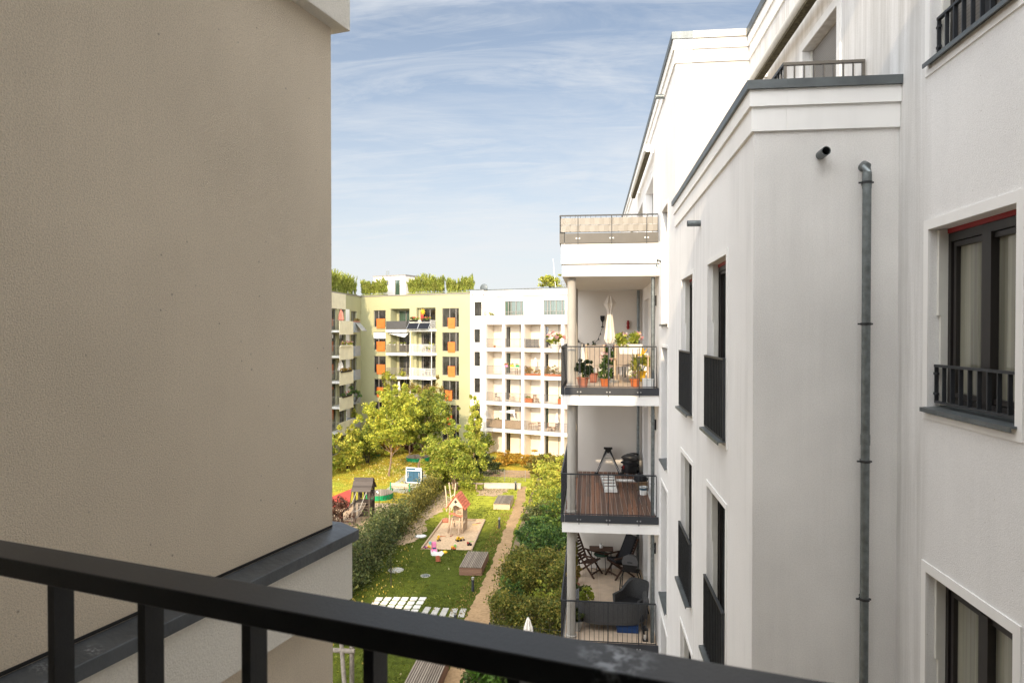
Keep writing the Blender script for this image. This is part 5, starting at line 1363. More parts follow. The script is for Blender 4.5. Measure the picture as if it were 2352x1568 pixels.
for x in (-.15, .12):
    for y in (-.13, .13):
        mb = MB(); mb.cyl((x,y-.04,.09),(x,y+.04,.09),.1,.1,12); mb.build('wheel', MT['black'], dg)
def bucket(label, p, mat, r=.09):
    t = thing('sand_bucket', label, 'bucket', p); mb = MB(); mb.lathe([(r*.7,0),(r,.16),(r*1.08,.165),(r*1.08,.18),(r*.9,.18),(r*.62,.03)], (0,0,0), 14); mb.build('pail', MT[mat], t, True)
    mb = MB(); mb.tube([(r*math.cos(a*.3142), 0, .17+.1*math.sin(a*.3142)) for a in range(11)], .008, 5); mb.build('handle', MT['plastic_white'], t)
bucket('yellow sand bucket in the upper part of the pit, above the toy tipper', g3(1073, 1243), 'yellow')
bucket('lime green sand bucket near the front edge of the pit', g3(1233, 1332), 'lime_p')
bucket('pale turquoise sand bucket near the border of the pit', g3(990, 1302), 'teal')
def toytruck(label, p, m1, m2, rz, s=1):
    t = thing('toy_truck', label, 'toy truck', p, rz)
    t.scale = (s*.75, s*.75, s*.75)
    mb = MB(); mb.prism([(-.16,-.08,.07),(.16,-.08,.07),(.17,-.08,.14),(.08,-.08,.15),(.05,-.08,.23),(-.02,-.08,.23),(-.04,-.08,.15),(-.16,-.08,.15)], (0,.16,0)); mb.build('body', MT[m1], t, bevel=.012)
    mb = MB(); mb.prism([(-.18,-.085,.155),(-.05,-.085,.155),(-.06,-.085,.24),(-.2,-.085,.26)], (0,.17,0)); mb.build('tipper', MT[m2], t)
    for x in (-.1, .1):
        for y in (-.09, .09):
            mb = MB(); mb.cyl((x,y-.02,.06),(x,y+.02,.06),.06,.06,10); mb.build('wheel', MT['black'], t)
toytruck('small brown and yellow toy tipper in the pit, left of the ladder', g3(1075, 1268), 'bark', 'yellow', .5)
toytruck('orange toy tipper lying at the front edge of the pit', g3(1218, 1352), 'orange', 'yellow', -.4, 1.1)
toytruck('dark blue toy truck with red parts near the pit corner', g3(1372, 1310), 'black', 'red', .1, 1.15)
toytruck('purple toy truck outside the corner of the border', g3(950, 1338), 'pink', 'blue', .8, .8)
toytruck('small yellow toy truck beside the purple one', g3(985, 1337), 'yellow', 'yellow', -.6, .8)
for lab, p, m, rz in (('red sand spade lying near the far pit corner', g3(1460, 1098), 'red', .4), ('pale yellow sand rake lying on the far right sand', g3(1425, 1113), 'yellow', .1), ('red sand mould below the ladder foot', g3(1198, 1222), 'red', 1.2), ('orange sand scoop left of the ladder', g3(1113, 1226), 'orange', .2), ('lime sand spade near the dark blue truck', g3(1395, 1276), 'lime_p', -.1)):
    t = thing('sand_spade', lab, 'sand toy', (p.x, p.y, .015), rz); mb = MB(); mb.bar((-.05,0,.02),(.2,0,.03),.025,.02); mb.build('handle', MT[m], t)
    mb = MB(); mb.prism([(-.05,-.05,.012),(-.05,.05,.012),(-.17,.04,.02),(-.19,0,.02),(-.17,-.04,.02)], (0,0,.015)); mb.build('blade', MT[m], t)
bk = thing('boulder', 'brownish pink boulder at the back corner of the sandpit', 'boulder', g3(1142, 1088))
mb = MB(); mb.ell((0,0,.12), (.26,.2,.2), 12, 8); o = mb.build('stone', MT['terracotta_old'], bk, True)
for v in o.data.vertices: v.co *= 1+.12*math.sin(v.co.x*17+v.co.y*23)
mb = MB(); mb.lathe([(.3,0),(.24,.015)], (0,0,0), 12); mb.build('sand_rim', MT['sand'], bk)
# swing frame at lower left, low wall and far fence
sw = thing('swing_frame', 'grey timber swing frame by the building corner under the railing', 'swing', P(752.6+.2375*220, 25.0))
mb = MB(); mb.tube([(-3.2,0,2.15),(.12,0,2.15)], .085, 10); mb.build('top_beam', MT['wood_grey2'], sw, True)
mb = MB(); mb.tube([(0,.05,-.1),(0,.05,2.3)], .085, 10); mb.build('post', MT['wood_grey2'], sw, True)
mb = MB(); mb.tube([(.25,-1.1,-.1),(-.42,.12,2.4)], .08, 10); mb.build('brace', MT['wood_grey2'], sw, True)
w0, w1 = g3(1512,762), g3(1868,768)
lw = thing('low_wall', 'low pale concrete wall with a rounded end beyond the sunny bench box', 'wall', w0, math.atan2(w1.y-w0.y, w1.x-w0.x))
lw['kind'] = 'thing'; L_ = (w1-w0).length; mb = MB(); mb.box(0, L_, 0, .35, 0, .42); mb.build('wall', MT['concrete_pale'], lw, bevel=.05)
mb = MB(); mb.box(-.02, L_+.02, -.02, .37, .421, .46); mb.build('coping', MT['concrete_pale'], lw)
a0, a1 = g3(1195,765), g3(1505,765)
bm = thing('balance_beam', 'weathered horizontal timber beam on short posts beside the low concrete wall', 'beam', a0, math.atan2(a1.y-a0.y, a1.x-a0.x))
mb = MB(); mb.tube([(0,0,.52),((a1-a0).length,0,.46)], .09, 10); mb.build('beam', MT['wood_grey'], bm, True)
for x in (.15, 2.2):
    mb = MB(); mb.tube([(x,0,-.05),(x,0,.45)], .08, 8); mb.build('post', MT['wood_pale'], bm, True)
def meshfence(label, p, q, h, mat, step=.2, posts=2.2):
    p, q = V(p), V(q); d = q-p; L = d.length
    t = thing('mesh_fence', label, 'fence', p, math.atan2(d.y, d.x))
    n = max(1, round(L/posts))
    for i in range(n+1):
        x = L*i/n; mb = MB(); mb.box(x-.025, x+.025, -.025, .025, -.05, h+.05); mb.build('post', MT[mat], t)
    mb = MB(); n2 = int(L/step)
    for i in range(n2+1): x = L*i/n2; mb.box(x-.006, x+.006, .027, .036, .04, h)
    for i in range(int(h/step)+1): z = min(.05+step*i, h-.01); mb.box(0, L, .0365, .045, z-.006, z+.006)
    mb.build('mesh_panel', MT[mat], t)
meshfence('dark green mesh fence between the play sand and the long hedge', V((-13.55, 35, 0)), V((-13.9, 66, 0)), 1.15, 'fence_green')
meshfence('rusty grey mesh fence behind the low concrete wall', g3(1300,700)+V((0,.6,0)), g3(1905,705)+V((0,.6,0)), 1.0, 'frame_grey')
meshfence('dark mesh fence in front of the trimmed hedge by the closed parasol', V((-4.3, 29.6, 0)), V((-.5, 29.2, 0)), 1.1, 'steel_dark')
parasol('closed cream parasol standing behind the trimmed hedge, above the handrail', P(752.6+.2375*1940, 27.9), 2.2, 'umbrella_white', r=.24)

# ================================================================== PLANTING
tree('tall yellow autumn tree with a straight bare trunk on the leafy lawn', g3(593, 640), 8.5, 2.2, 3.2, 2.8, 'yellow', 26000, .18, 150, .18, .10, lean=(.45, 0))
tree('green tree behind the yellow one, over the back round deck', g3(878, 560), 8.0, 1.9, 3.0, 2.6, 'green', 21000, .19, 120, .20, .11, lean=(.7, .4))
tree('broad bright green tree low to the ground at the hedge end', g3(1250, 775), 5.8, -.2, 2.9, 2.4, 'bright', 24000, .17, 140, .19, .10, lean=(-.35, .3))
tree('slender sparse tree against the corner of the white building', P(1088, 72.5), 7.0, 2.0, 1.05, 1.0, 'lime', 4200, .2, 40, .28, .06)
tree('sparse brownish tree in front of the lower olive balconies', P(985, 76), 8.8, 2.5, 1.9, 1.6, 'brown', 2600, .22, 40, .3, .08, lean=(.2, 0))
tree('yellow-green leafy tree rising behind the tall yellow tree', P(940, 77), 8.2, 2.2, 2.4, 2.0, 'lime', 6000, .24, 50, .3, .09)
tree('thin young tree with few leaves standing alone on the near lawn', g4(612, 585), 2.5, .5, .28, .28, 'hedge', 260, .09, 12, .5, .025, 'bark_dark')
tree('small tree with round dark green crown behind the rusty mesh fence', g3(1390, 690), 3.4, .5, 1.5, 1.2, 'hedge', 5200, .16, 40, .3, .06)
for i, (x, y, rx, ry, h, lf, n, s, lab) in enumerate([
    (-25.6, 62.5, 1.9, 2.0, 4.3, 'bright', 5200, .24, 'large pale green bush at the tan wall edge'),
    (-24.0, 66.5, 1.6, 2.0, 4.1, 'lime', 4200, .22, 'yellow-green bush behind the pale green one'),
    (-23.2, 70.5, 1.6, 2.0, 4.4, 'green', 4200, .22, 'tall mid green bush below the beige balconies'),
    (-22.3, 75.0, 1.7, 1.8, 3.4, 'orange', 3200, .22, 'orange tinged bush under the small grey balconies'),
    (-20.3, 77.0, 1.2, 1.3, 2.4, 'maroon', 2600, .18, 'dark maroon bush at the back of the lawn'),
    (-24.4, 73.5, 2.0, 2.4, 3.0, 'dark', 3000, .22, 'dark bush filling the gap before the wing'),
    (-17.6, 80.5, 1.7, 1.4, 2.4, 'green', 2600, .22, 'green bush behind the yellow tree trunk'),
    (-14.8, 79.8, 1.8, 1.4, 2.6, 'dark', 2800, .22, 'dark bush behind the back round deck'),
    (-12.0, 76.5, 1.8, 1.3, 2.6, 'green', 2600, .22, 'green bush in front of the white building corner'),
    (-19.0, 83.0, 2.2, 1.0, 3.2, 'bright', 2800, .22, 'leafy bush against the olive building foot')]):
    shrub(lab, (x, y, 0), rx, ry, h, lf, n, s, 44, cr=.32)
shrub('dark reddish leaved bush overhanging the wall edge', P(768, 48.6), 1.25, .9, 2.5, 'maroon', 2600, .14, 34)
hedge('long loose dark green hedge running from the wall corner along the play sand', V((-13.0, 31.5, 0)), V((-13.05, 46, 0)), 1.5, 2.3, 'hedge', 17000, .13, rough=.2, h2=1.75)
hedge('sunlit far half of the long hedge beside the mesh fence', V((-13.05, 46.2, 0)), V((-13.3, 62, 0)), 1.1, 1.6, 'autumn2', 11000, .13, rough=.16, h2=1.2)
hedge('trimmed square hedge with yellowing front right above the handrail', V((-4.35, 31.0, 0)), V((-.6, 30.8, 0)), 1.3, 1.62, 'autumn', 16000, .10, rough=.07)
hedge('brown-green clipped hedge behind the trimmed square one', V((-4.25, 36.4, 0)), V((-.4, 36.0, 0)), 3.0, 1.75, 'autumn', 18000, .11, rough=.12)
for i, (x, y, rx, ry, h, lf, n, s, lab) in enumerate([
    (-3.9, 33.6, .8, .6, 1.7, 'plant', 900, .13, 'small bright leafed shoots between the two clipped hedges'),
    (-2.3, 33.5, .8, .6, 1.6, 'bright', 700, .13, 'light green shoots between the clipped hedges, near the column'),
    (-2.0, 39.8, 1.8, 1.6, 2.7, 'dark', 4600, .15, 'lush dark green shrub behind the brown-green hedge'),
    (-3.4, 42.5, 1.2, 1.6, 2.3, 'dark', 4200, .15, 'dark green shrub bulging over the gravel path edge'),
    (-1.6, 44.2, 1.7, 1.6, 3.2, 'plant', 4000, .16, 'taller dark shrub touching the balcony column'),
    (-3.6, 46.5, 1.1, 1.6, 2.4, 'hedge', 3800, .14, 'dusty green shrub where the shade ends'),
    (-2.2, 48.6, 1.6, 1.5, 2.9, 'green', 4000, .16, 'half sunlit green shrub beside the balcony column'),
    (-3.6, 51.5, 1.2, 1.5, 2.3, 'bright', 3800, .15, 'sunlit light green shrub on the path bend'),
    (-1.9, 53.4, 1.6, 1.6, 3.0, 'lime', 3800, .17, 'sunlit yellow-green shrub by the column'),
    (-3.4, 56.5, 1.5, 1.5, 2.5, 'lime', 3600, .17, 'yellow-green shrub across from the low wall'),
    (-1.6, 57.6, 1.5, 1.4, 2.7, 'orange', 3000, .17, 'orange shrub just beside the balcony column'),
    (-3.2, 61.0, 1.8, 1.5, 2.8, 'lime', 3600, .18, 'tall light shrub by the end of the mesh fence'),
    (-.9, 62.5, 1.8, 1.5, 2.9, 'autumn2', 3200, .18, 'olive brown shrub behind the orange one'),
    (-4.4, 65.5, 1.5, 1.3, 2.2, 'autumn2', 2600, .18, 'olive shrub at the far turn of the path'),
    (-8.6, 70.8, 1.6, 1.0, 1.5, 'orange', 2600, .18, 'golden bush beside the white building corner loggia'),
    (-5.9, 69.9, 1.7, 1.0, 1.6, 'orange', 2800, .18, 'golden bush in front of the second ground floor loggia'),
    (-3.2, 69.4, 1.7, 1.0, 1.5, 'autumn2', 2600, .18, 'olive golden bush in front of the third ground floor loggia'),
    (-.4, 68.4, 1.7, 1.0, 1.5, 'orange', 2600, .18, 'golden bush near the column at the white building'),
    (-9.5, 66.2, 1.2, 1.0, 1.7, 'hedge', 2400, .17, 'dark bush right of the broad bright tree')]):
    shrub(lab, (x, y, 0), rx, ry, h, lf, n, s, 40, cr=.34)
shrub('large heart-leaved plant in the gap below the handrail', P(1116, 25.3), 1.2, .9, 1.5, 'bigleaf', 420, .30, 26, cr=.4)
hedge('dark clipped hedge under the handrail at the foot of the balconies', V((-4.6, 25.8, 0)), V((-.6, 25.6, 0)), 1.5, 1.0, 'hedge', 4500, .12, rough=.1)
# ================================================================== ON THE THREE NEAR BALCONIES
def q1(x, y, z=12.4): return G(1264.2+.28135*x, 470.4+.28135*y, z)
def q2(x, y, z=9.4): return G(1264.2+.2063*x, 911.4+.2063*y, z)
def q3(x, y, z=6.4): return G(1264.2+.1875*x, 1211.3+.1875*y, z)
def on_y(px, py, Y): d = ray(px, py); return CAM + d*(Y/d.y)
# top balcony
parasol('closed cream parasol tied at the middle on the flowery balcony', P(1400.6, 18.2, 12.4), 2.28, 'cream', r=.27, tied=True)
p = q1(265, 1488); potplant('round dark green bush in a dull terracotta pot by the balcony column', p, .14, .24, .46, 'darkplant', 'terracotta_old', 1500, .055, .23)
p = q1(445, 1486); potplant('slim leafy plant in an orange pot in the middle of the flowery balcony', p, .115, .2, .62, 'plant', 'terracotta', 520, .07, .15, flowers=('flower', 5))
p = q1(690, 1488); yuc = thing('yucca_plant', 'spiky yucca in an orange pot on the flowery balcony', 'plant', p)
mb = MB(); r_ = .12; mb.lathe([(r_*.7,0),(r_*.95,.17),(r_*1.08,.17),(r_*1.08,.2),(r_*.9,.2),(r_*.85,.18)], (0,0,0), 16); mb.build('pot', MT['terracotta'], yuc, True)
mb = MB()
for i in range(46):
    a = random.uniform(0, 6.28); el = random.uniform(.1, 1.35); L = random.uniform(.25, .46); z0 = random.choice((.25, .38, .5))
    d = V((math.cos(a)*math.cos(el), math.sin(a)*math.cos(el), math.sin(el))); s = V((-math.sin(a), math.cos(a), 0))*.016; b = V((0,0,z0))
    m = b+d*L*.55+V((0,0,.02)); e = b+d*L-V((0,0,.10*L/.4*math.cos(el)))
    mb.add([b-s*.6, b+s*.6, m+s, e, m-s], [(0,1,2,4),(4,2,3)])
mb.build('leaves', LF['bright'], yuc)
mb = MB(); mb.tube([(0,0,.17),(0,0,.52)], .022, 6); mb.build('stem', MT['bark'], yuc)
potplant('oleander with coral flowers standing behind the slim plant', q1(480, 1440), .13, .25, .75, 'plant', 'black', 600, .085, .24, flowers=('redflower', 6))
potplant('thin climbing plant with dark leaves beside the round bush', q1(350, 1450), .12, .25, .95, 'darkplant', 'terracotta_old', 380, .07, .13)
potplant('grassy plant with drooping leaves in a yellow pot by the downpipe', q1(745, 1440), .12, .28, .45, 'lime', 'yellow', 260, .12, .24)
wbx = thing('storage_box', 'small white storage box at the foot of the downpipe', 'box', q1(797, 1497), 0)
mb = MB(); mb.box(-.12,.12,0,.25,0,.2); mb.build('box', MT['plastic_white'], wbx, bevel=.01)
mb = MB(); mb.box(-.13,.13,-.01,.26,.201,.225); mb.build('lid', MT['plastic_white'], wbx, bevel=.006)
fb = on_y(1447.5, 811, 16.42); boxplanter('cream flower box of pink geraniums on the flowery balcony rail', (fb.x, 16.42, 13.22), 0, .52, .2, .2, .24, 'bright', 'cream', 620, .075, ('flower', 7))
fb = P(1284, 16.6, 13.25); potplant('pale pot of geraniums hung outside the balcony corner', (-.83, 16.95, 13.22), .12, .2, .26, 'bright', 'cream', 260, .08, .2, flowers=('flower', 8), name='hanging_plant')
def fchair(label, p, rz):
    t = thing('garden_armchair', label, 'chair', p, rz)
    for x in (-.26, .26):
        mb = MB(); mb.bar((x,-.25,0),(x,-.22,.62),.04,.04,(0,1,0)); mb.build('leg', MT['wood_pale'], t)
        mb = MB(); mb.bar((x,.30,0),(x,.36,1.0),.04,.04,(0,1,0)); mb.build('leg', MT['wood_pale'], t)
        mb = MB(); mb.bar((x,-.27,.63),(x,.32,.64),.05,.03); mb.build('armrest', MT['wood_pale'], t)
    mb = MB(); mb.box(-.235,.235,-.22,.30,.40,.45); mb.build('seat', MT['cream_dark'], t)
    mb = MB(); mb.prism([(-.235,.29,.46),(-.235,.345,.98),(-.235,.365,.98),(-.235,.31,.46)], (.47,0,0)); mb.build('backrest', MT['cream_dark'], t)
fchair('pale framed armchair with a beige back left of the parasol pole', q1(420, 1450), R(150))
fchair('pale framed armchair with a beige back behind the flower box', q1(625, 1440), R(170))
table('small grey table between the two beige armchairs', q1(530, 1405), .1, .6, .6, .72, 'wicker')
stl = thing('side_stool', 'pale side stool with slim legs near the balcony door', 'stool', q1(735, 1440))
mb = MB(); mb.box(-.22,.22,-.17,.17,.66,.69); mb.build('top', MT['wood_pale'], stl)
for x in (-.19,.19):
    for y in (-.14,.14):
        mb = MB(); mb.box(x-.015,x+.015,y-.015,y+.015,0,.66); mb.build('leg', MT['wood_pale'], stl)
p = q1(735, 1440); wc = thing('watering_can', 'yellow watering can standing on the pale side stool', 'watering can', (p.x, p.y, 13.09))
mb = MB(); mb.lathe([(.09,0),(.10,.16),(.06,.22)], (0,0,0), 14); mb.build('body', MT['yellow'], wc, True)
mb = MB(); mb.tube([(.08,0,.05),(.16,0,.16),(.2,0,.25)], [.02,.015,.02], 8); mb.build('spout', MT['yellow'], wc)
mb = MB(); mb.tube([(-.09,0,.04),(-.15,0,.14),(-.05,0,.26),(.03,0,.22)], .01, 6); mb.build('handle', MT['yellow'], wc)
bb = thing('barbecue', 'low black barbecue behind the small grey table', 'barbecue', q1(545, 1350))
mb = MB(); mb.ell((0,0,.78),(.28,.2,.13),14,8); mb.build('lid', MT['black'], bb, True)
for x in (-.18,.18):
    mb = MB(); mb.bar((x*1.2,0,0),(x,0,.7),.03,.2); mb.build('leg', MT['steel_black'], bb)
wy = 21.585
def wallpt(x, y): return on_y(1264.2+.28135*x, 470.4+.28135*y, wy)
p = wallpt(425, 1000); wg = thing('wine_glass_ornament', 'flat black wine glass ornament on the back wall of the flowery balcony', 'ornament', p)
mb = MB(); pr = [(.05,0),(.05,.02),(.012,.05),(.012,.2),(.035,.24),(.065,.32),(.068,.46)]
mb.prism([(r,-.02,z*.78) for r, z in pr]+[(-r,-.02,z*.78) for r, z in pr[::-1]], (0,.015,0)); mb.build('silhouette', MT['black'], wg)
p = wallpt(633, 1015); wo = thing('wall_ornament', 'dark red vase shaped ornament on the back wall, nearer the door', 'ornament', p)
mb = MB(); mb.lathe([(.03,0),(.05,.06),(.035,.12),(.05,.18),(.03,.24),(.035,.27)], (0,-.05,0), 12); mb.build('vase', MT['red'], wo, True)
sgl = thing('string_lights', 'string of small bulbs sagging across the back wall of the flowery balcony', 'string lights', (0,0,0))
path = [wallpt(215,1080), wallpt(240,1120), wallpt(290,1145), wallpt(340,1145), wallpt(385,1105), wallpt(425,1000)]
path2 = [wallpt(595,1080), wallpt(615,1040), wallpt(635,1020)]
mb = MB(); mb.tube([v+V((0,-.03,0)) for v in path], .008, 5)
for i in range(len(path)-1):
    for u in (.2,.6): 
        c = path[i].lerp(path[i+1], u)+V((0,-.03,-.05)); mb.ell(c, (.018,.018,.03), 6, 4); mb.cyl(c+V((0,0,.02)), c+V((0,0,.055)), .006, .006, 4)
mb.build('bulbs', MT['black'], sgl)
# middle balcony: bare, with tools
lad = thing('folding_ladder', 'dark folding ladder spread like an A against the wall of the timber-decked balcony', 'ladder', (0,0,0))
fa, fb_ = q2(512, 858), q2(775, 862); ap = on_y(1264.2+.2063*642, 911.4+.2063*570, 21.3); 
for f in (fa, fb_):
    a = f+V((0,0,.0)); b = ap+V((.03 if f is fb_ else -.03,0,0)); 
    mb = MB(); mb.bar(a, b, .036, .05); mb.build('leg', MT['steel_black'], lad)
    mb = MB(); mb.bar(a+V((0,-.05,.05)), b+V((0,-.05,-.12)), .03, .02); mb.build('rail_edge', MT['alu'], lad)
    mb = MB(); mb.box(f.x-.06, f.x+.06, f.y-.07, f.y+.07, 9.4, 9.46); mb.build('foot', MT['black'], lad)
mb = MB(); mb.box(ap.x-.13, ap.x+.13, ap.y-.08, ap.y+.05, ap.z-.02, ap.z+.03); mb.prism([(ap.x-.1, ap.y-.06, ap.z-.02),(ap.x+.1, ap.y-.06, ap.z-.02),(ap.x+.03, ap.y-.06, ap.z-.14),(ap.x-.03, ap.y-.06, ap.z-.14)], (0,.08,0)); mb.build('hinge_head', MT['black'], lad)
m0 = fa.lerp(ap, .62); m1 = fb_.lerp(ap, .62); mb = MB(); mb.bar(m0+V((0,.03,0)), m1+V((0,.03,0)), .01, .02); mb.build('strap', MT['galv'], lad)
p = q2(885, 868); vc = thing('workshop_vacuum', 'black workshop vacuum wrapped in its hose beside the folding ladder', 'vacuum cleaner', p, .2)
mb = MB(); mb.lathe([(.19,.08),(.21,.12),(.21,.42),(.19,.46)], (0,0,0), 18); mb.build('drum', MT['black'], vc, True)
mb = MB(); mb.lathe([(.2,.46),(.22,.50),(.2,.58),(.1,.64)], (0,0,0), 18); mb.build('motor_head', MT['steel_black'], vc, True)
mb = MB(); mb.tube([((.235+.02*math.sin(a*1.7))*math.cos(a*.4), (.235)*math.sin(a*.4), .62-.010*a+.02*math.sin(a*.8)) for a in range(40)], .028, 8); mb.build('hose', MT['black_fabric'], vc, True)
for x in (-.14,.14):
    mb = MB(); mb.cyl((x-.015,-.2,.04),(x+.015,-.2,.04),.045,.045,12); mb.build('caster', MT['alu'], vc)
for x in (-.2,.2):
    mb = MB(); mb.cyl((x-.02,.1,.09),(x+.02,.1,.09),.09,.09,14); mb.build('wheel', MT['black'], vc)
mb = MB(); mb.box(-.22,-.19,-.08,.0,.2,.3); mb.build('clip', MT['red'], vc)
br = thing('broom', 'dark broom leaning in the corner behind the workshop vacuum', 'broom', q2(962, 845))
mb = MB(); mb.tube([(0,0,.1),(.06,.3,1.25)], .016, 8); mb.build('handle', MT['black'], br)
mb = MB(); mb.box(-.05,.05,-.16,.12,0,.1); mb.build('brush', MT['black_fabric'], br)
p = q2(672, 1065); tc_ = thing('step_stool', 'white folded step stool lying on the timber deck', 'step stool', p, R(4))
for x in (-.19,.19):
    mb = MB(); mb.bar((x*.82,0,.05),(x,.98,.26),.035,.05); mb.build('side_rail', MT['alu'], tc_)
for i in range(5):
    y = .12+.2*i; mb = MB(); mb.box(-.155-.006*i,.155+.006*i,y-.07,y+.07,.075+.2*y,.105+.2*y); mb.build('step', MT['plastic_white'], tc_)
mb = MB(); mb.box(-.17,.17,-.06,.05,.02,.10); mb.build('end_step', MT['plastic_white'], tc_)
for x in (-.15,.17):
    mb = MB(); mb.bar((x,.9,0),(x,.92,.25),.03,.03,(0,1,0)); mb.build('foot', MT['black'], tc_)
a, b = q2(735, 1000), q2(985, 1005); tb = thing('cardboard_tube', 'long white tube lying across the timber deck', 'tube', a)
mb = MB(); mb.tube([(0,0,.18), b-a+V((0,0,.18))], .042, 14); mb.build('tube', MT['plastic_white'], tb, True)
mb = MB(); mb.tube([(-.012,0,.18), (-.001,0,.18)], .046, 14); mb.build('cap', MT['concrete'], tb, True)
bx_ = thing('cardboard_box', 'brown cardboard box by the wall on the timber deck', 'box', q2(1025, 1040))
mb = MB(); mb.box(-.14,.14,-.02,.3,0,.22); mb.build('carton', M('carton', (.20,.13,.07), .85, .15, 5), bx_)
mb = MB(); mb.add([(-.14,-.02,.22),(.14,-.02,.22),(.15,-.1,.27),(-.13,-.12,.26)], [(0,1,2,3)]); mb.build('flap', MT['wood_pale'], bx_)
p = q2(1015, 1040); bg_ = thing('tool_bag', 'crumpled black bag on the brown cardboard box', 'bag', (p.x-.02, p.y+.12, 9.62))
mb = MB(); mb.ell((0,0,.09),(.2,.17,.12),14,8); o = mb.build('bag', MT['black_fabric'], bg_, True)
for v in o.data.vertices: v.co *= 1+.13*math.sin(v.co.x*31+v.co.y*17+v.co.z*40)
mb = MB(); mb.tube([(-.1,-.05,.17),(-.03,-.06,.27),(.06,-.06,.17)], .012, 6); mb.build('strap', MT['steel_black'], bg_)
pb = thing('paint_bucket', 'white paint bucket with a blue band on the timber deck', 'bucket', q2(1035, 1085))
mb = MB(); mb.lathe([(.09,0),(.105,.2),(.112,.2),(.112,.215),(.1,.215),(.08,.05)], (0,0,0), 20); mb.build('pail', MT['plastic_white'], pb, True)
mb = MB(); mb.lathe([(.1025,.13),(.1065,.185)], (0,0,0), 20); mb.build('band', MT['tt_blue'], pb, True)
mb = MB(); mb.tube([(.108*math.cos(a*.314), -.108*math.sin(a*.314)*.6, .2-.08*math.sin(a*.314)) for a in range(11)], .004, 5); mb.build('handle', MT['alu'], pb)
# lower balcony: lounge furniture
def reclining(label, p, rz, cushion=None):
    t = thing('folding_armchair', label, 'chair', p, rz)
    for x in (-.27,.27):
        mb = MB(); mb.bar((x,-.36,0),(x,.16,.64),.03,.05,(0,1,0)); mb.build('leg', MT['wood_dark'], t)
        mb = MB(); mb.bar((x*.93,.34,0),(x*.93,-.28,.46),.03,.05,(0,1,0)); mb.build('leg', MT['wood_dark'], t)
        mb = MB(); mb.bar((x,-.38,.62),(x,.26,.66),.06,.03); mb.build('armrest', MT['wood_dark'], t)
        mb = MB(); mb.bar((x*.9,.14,.34),(x*.9,.47,1.12),.03,.045,(0,1,0)); mb.build('back_rail', MT['wood_dark'], t)
    mb = MB(); mb.bar((-.26,-.28,.12),(.26,-.28,.12),.03,.04); mb.build('stretcher', MT['wood_dark'], t)
    for i in range(6):
        mb = MB(); y = -.28+.075*i; mb.box(-.25,.25,y-.028,y+.028,.445-.016*i,.465-.016*i); mb.build('seat_slat', MT['wood_dark'], t)
    if not cushion or True:
        for i in range(9):
            u = .14+.1*i; q = V((0,.14,.34)).lerp(V((0,.47,1.12)), u); mb = MB(); mb.ob(q, (.24,0,0), (0,.012,.026), (0,.01,-.004)); mb.build('back_slat', MT['wood_dark'], t)
    if cushion:
        mb = MB(); mb.prism([(-.23,-.31,.50),(-.23,-.31,.56),(-.23,.12,.47),(-.23,.17,.40)], (.46,0,0)); mb.build('seat_cushion', MT[cushion], t, bevel=.02)
        mb = MB(); mb.prism([(-.23,.12,.42),(-.23,.06,.46),(-.23,.41,1.20),(-.23,.47,1.17)], (.46,0,0)); mb.build('back_cushion', MT[cushion], t, bevel=.02)
reclining('dark slatted folding armchair without a cushion by the column', q3(400, 565)+V((.14,0,0)), R(62))
reclining('dark folding armchair with a black quilted cushion, facing the small table', q3(855, 590), R(-58), 'black_fabric')
p = q3(622, 545); tt = thing('bistro_table', 'small dark wood table with thin metal legs against the back wall', 'table', p)
mb = MB()
for i in range(5): mb.box(-.36,.36,-.22+.09*i,-.14+.09*i,.71,.735)
mb.build('tabletop', MT['wood_dark'], tt)
for x in (-.3,.3):
    mb = MB(); mb.tube([(x,-.2,0),(x*.98,-.2,.71)], .012, 6); mb.build('leg', MT['steel_dark'], tt)
    mb = MB(); mb.tube([(x,.2,0),(x*.98,.2,.71)], .012, 6); mb.build('leg', MT['steel_dark'], tt)
mb = MB(); mb.bar((-.3,-.2,.05),(.3,.2,.05),.012,.012); mb.bar((.3,-.2,.05),(-.3,.2,.05),.012,.012); mb.build('cross_brace', MT['steel_dark'], tt)
cup = thing('plant_pot', 'small white pot standing on the dark wood table', 'pot', (p.x-.0, p.y+.05, 7.136))
mb = MB(); mb.lathe([(.05,0),(.06,.11),(.052,.11),(.045,.03)], (0,0,0), 14); mb.build('pot', MT['plastic_white'], cup, True)
mb = MB(); mb.lathe([(.02,.1),(.03,.14),(.008,.16)], (0,0,0), 8); mb.build('candle', MT['concrete'], cup)
st_ = thing('bar_stool', 'round dark green stool pushed under the dark wood table', 'stool', (p.x, p.y+.0, 6.4))
mb = MB(); mb.lathe([(.2,.52),(.23,.55),(.21,.585)], (0,0,0), 18); mb.build('seat', MT['fence_green'], st_, True)
for a in range(4):
    c, s = math.cos(a*1.571+.78), math.sin(a*1.571+.78); mb = MB(); mb.tube([(.2*c,.17*s,0),(.16*c,.14*s,.53)], .012, 6); mb.build('leg', MT['steel_dark'], st_)
p = q3(985, 760); gl_ = thing('gas_grill', 'grey lidded gas grill on a black splayed stand', 'grill', p, R(-15)); gl_.scale = (.72, .72, .92)
mb = MB(); mb.prism([(-.24,-.2,.80),(-.27,-.2,.90),(-.22,-.2,1.02),(-.10,-.2,1.07),(.10,-.2,1.07),(.22,-.2,1.02),(.27,-.2,.90),(.24,-.2,.80)], (0,.38,0)); mb.build('lid', MT['grey_dark'], gl_, bevel=.05)
mb = MB(); mb.prism([(-.27,-.21,.795),(.27,-.21,.795),(.2,-.18,.64),(-.2,-.18,.64)], (0,.38,0)); mb.build('fire_box', MT['black'], gl_, bevel=.02)
mb = MB(); mb.box(-.33,.33,-.17,.17,.585,.625); mb.build('cart_rail', MT['black'], gl_)
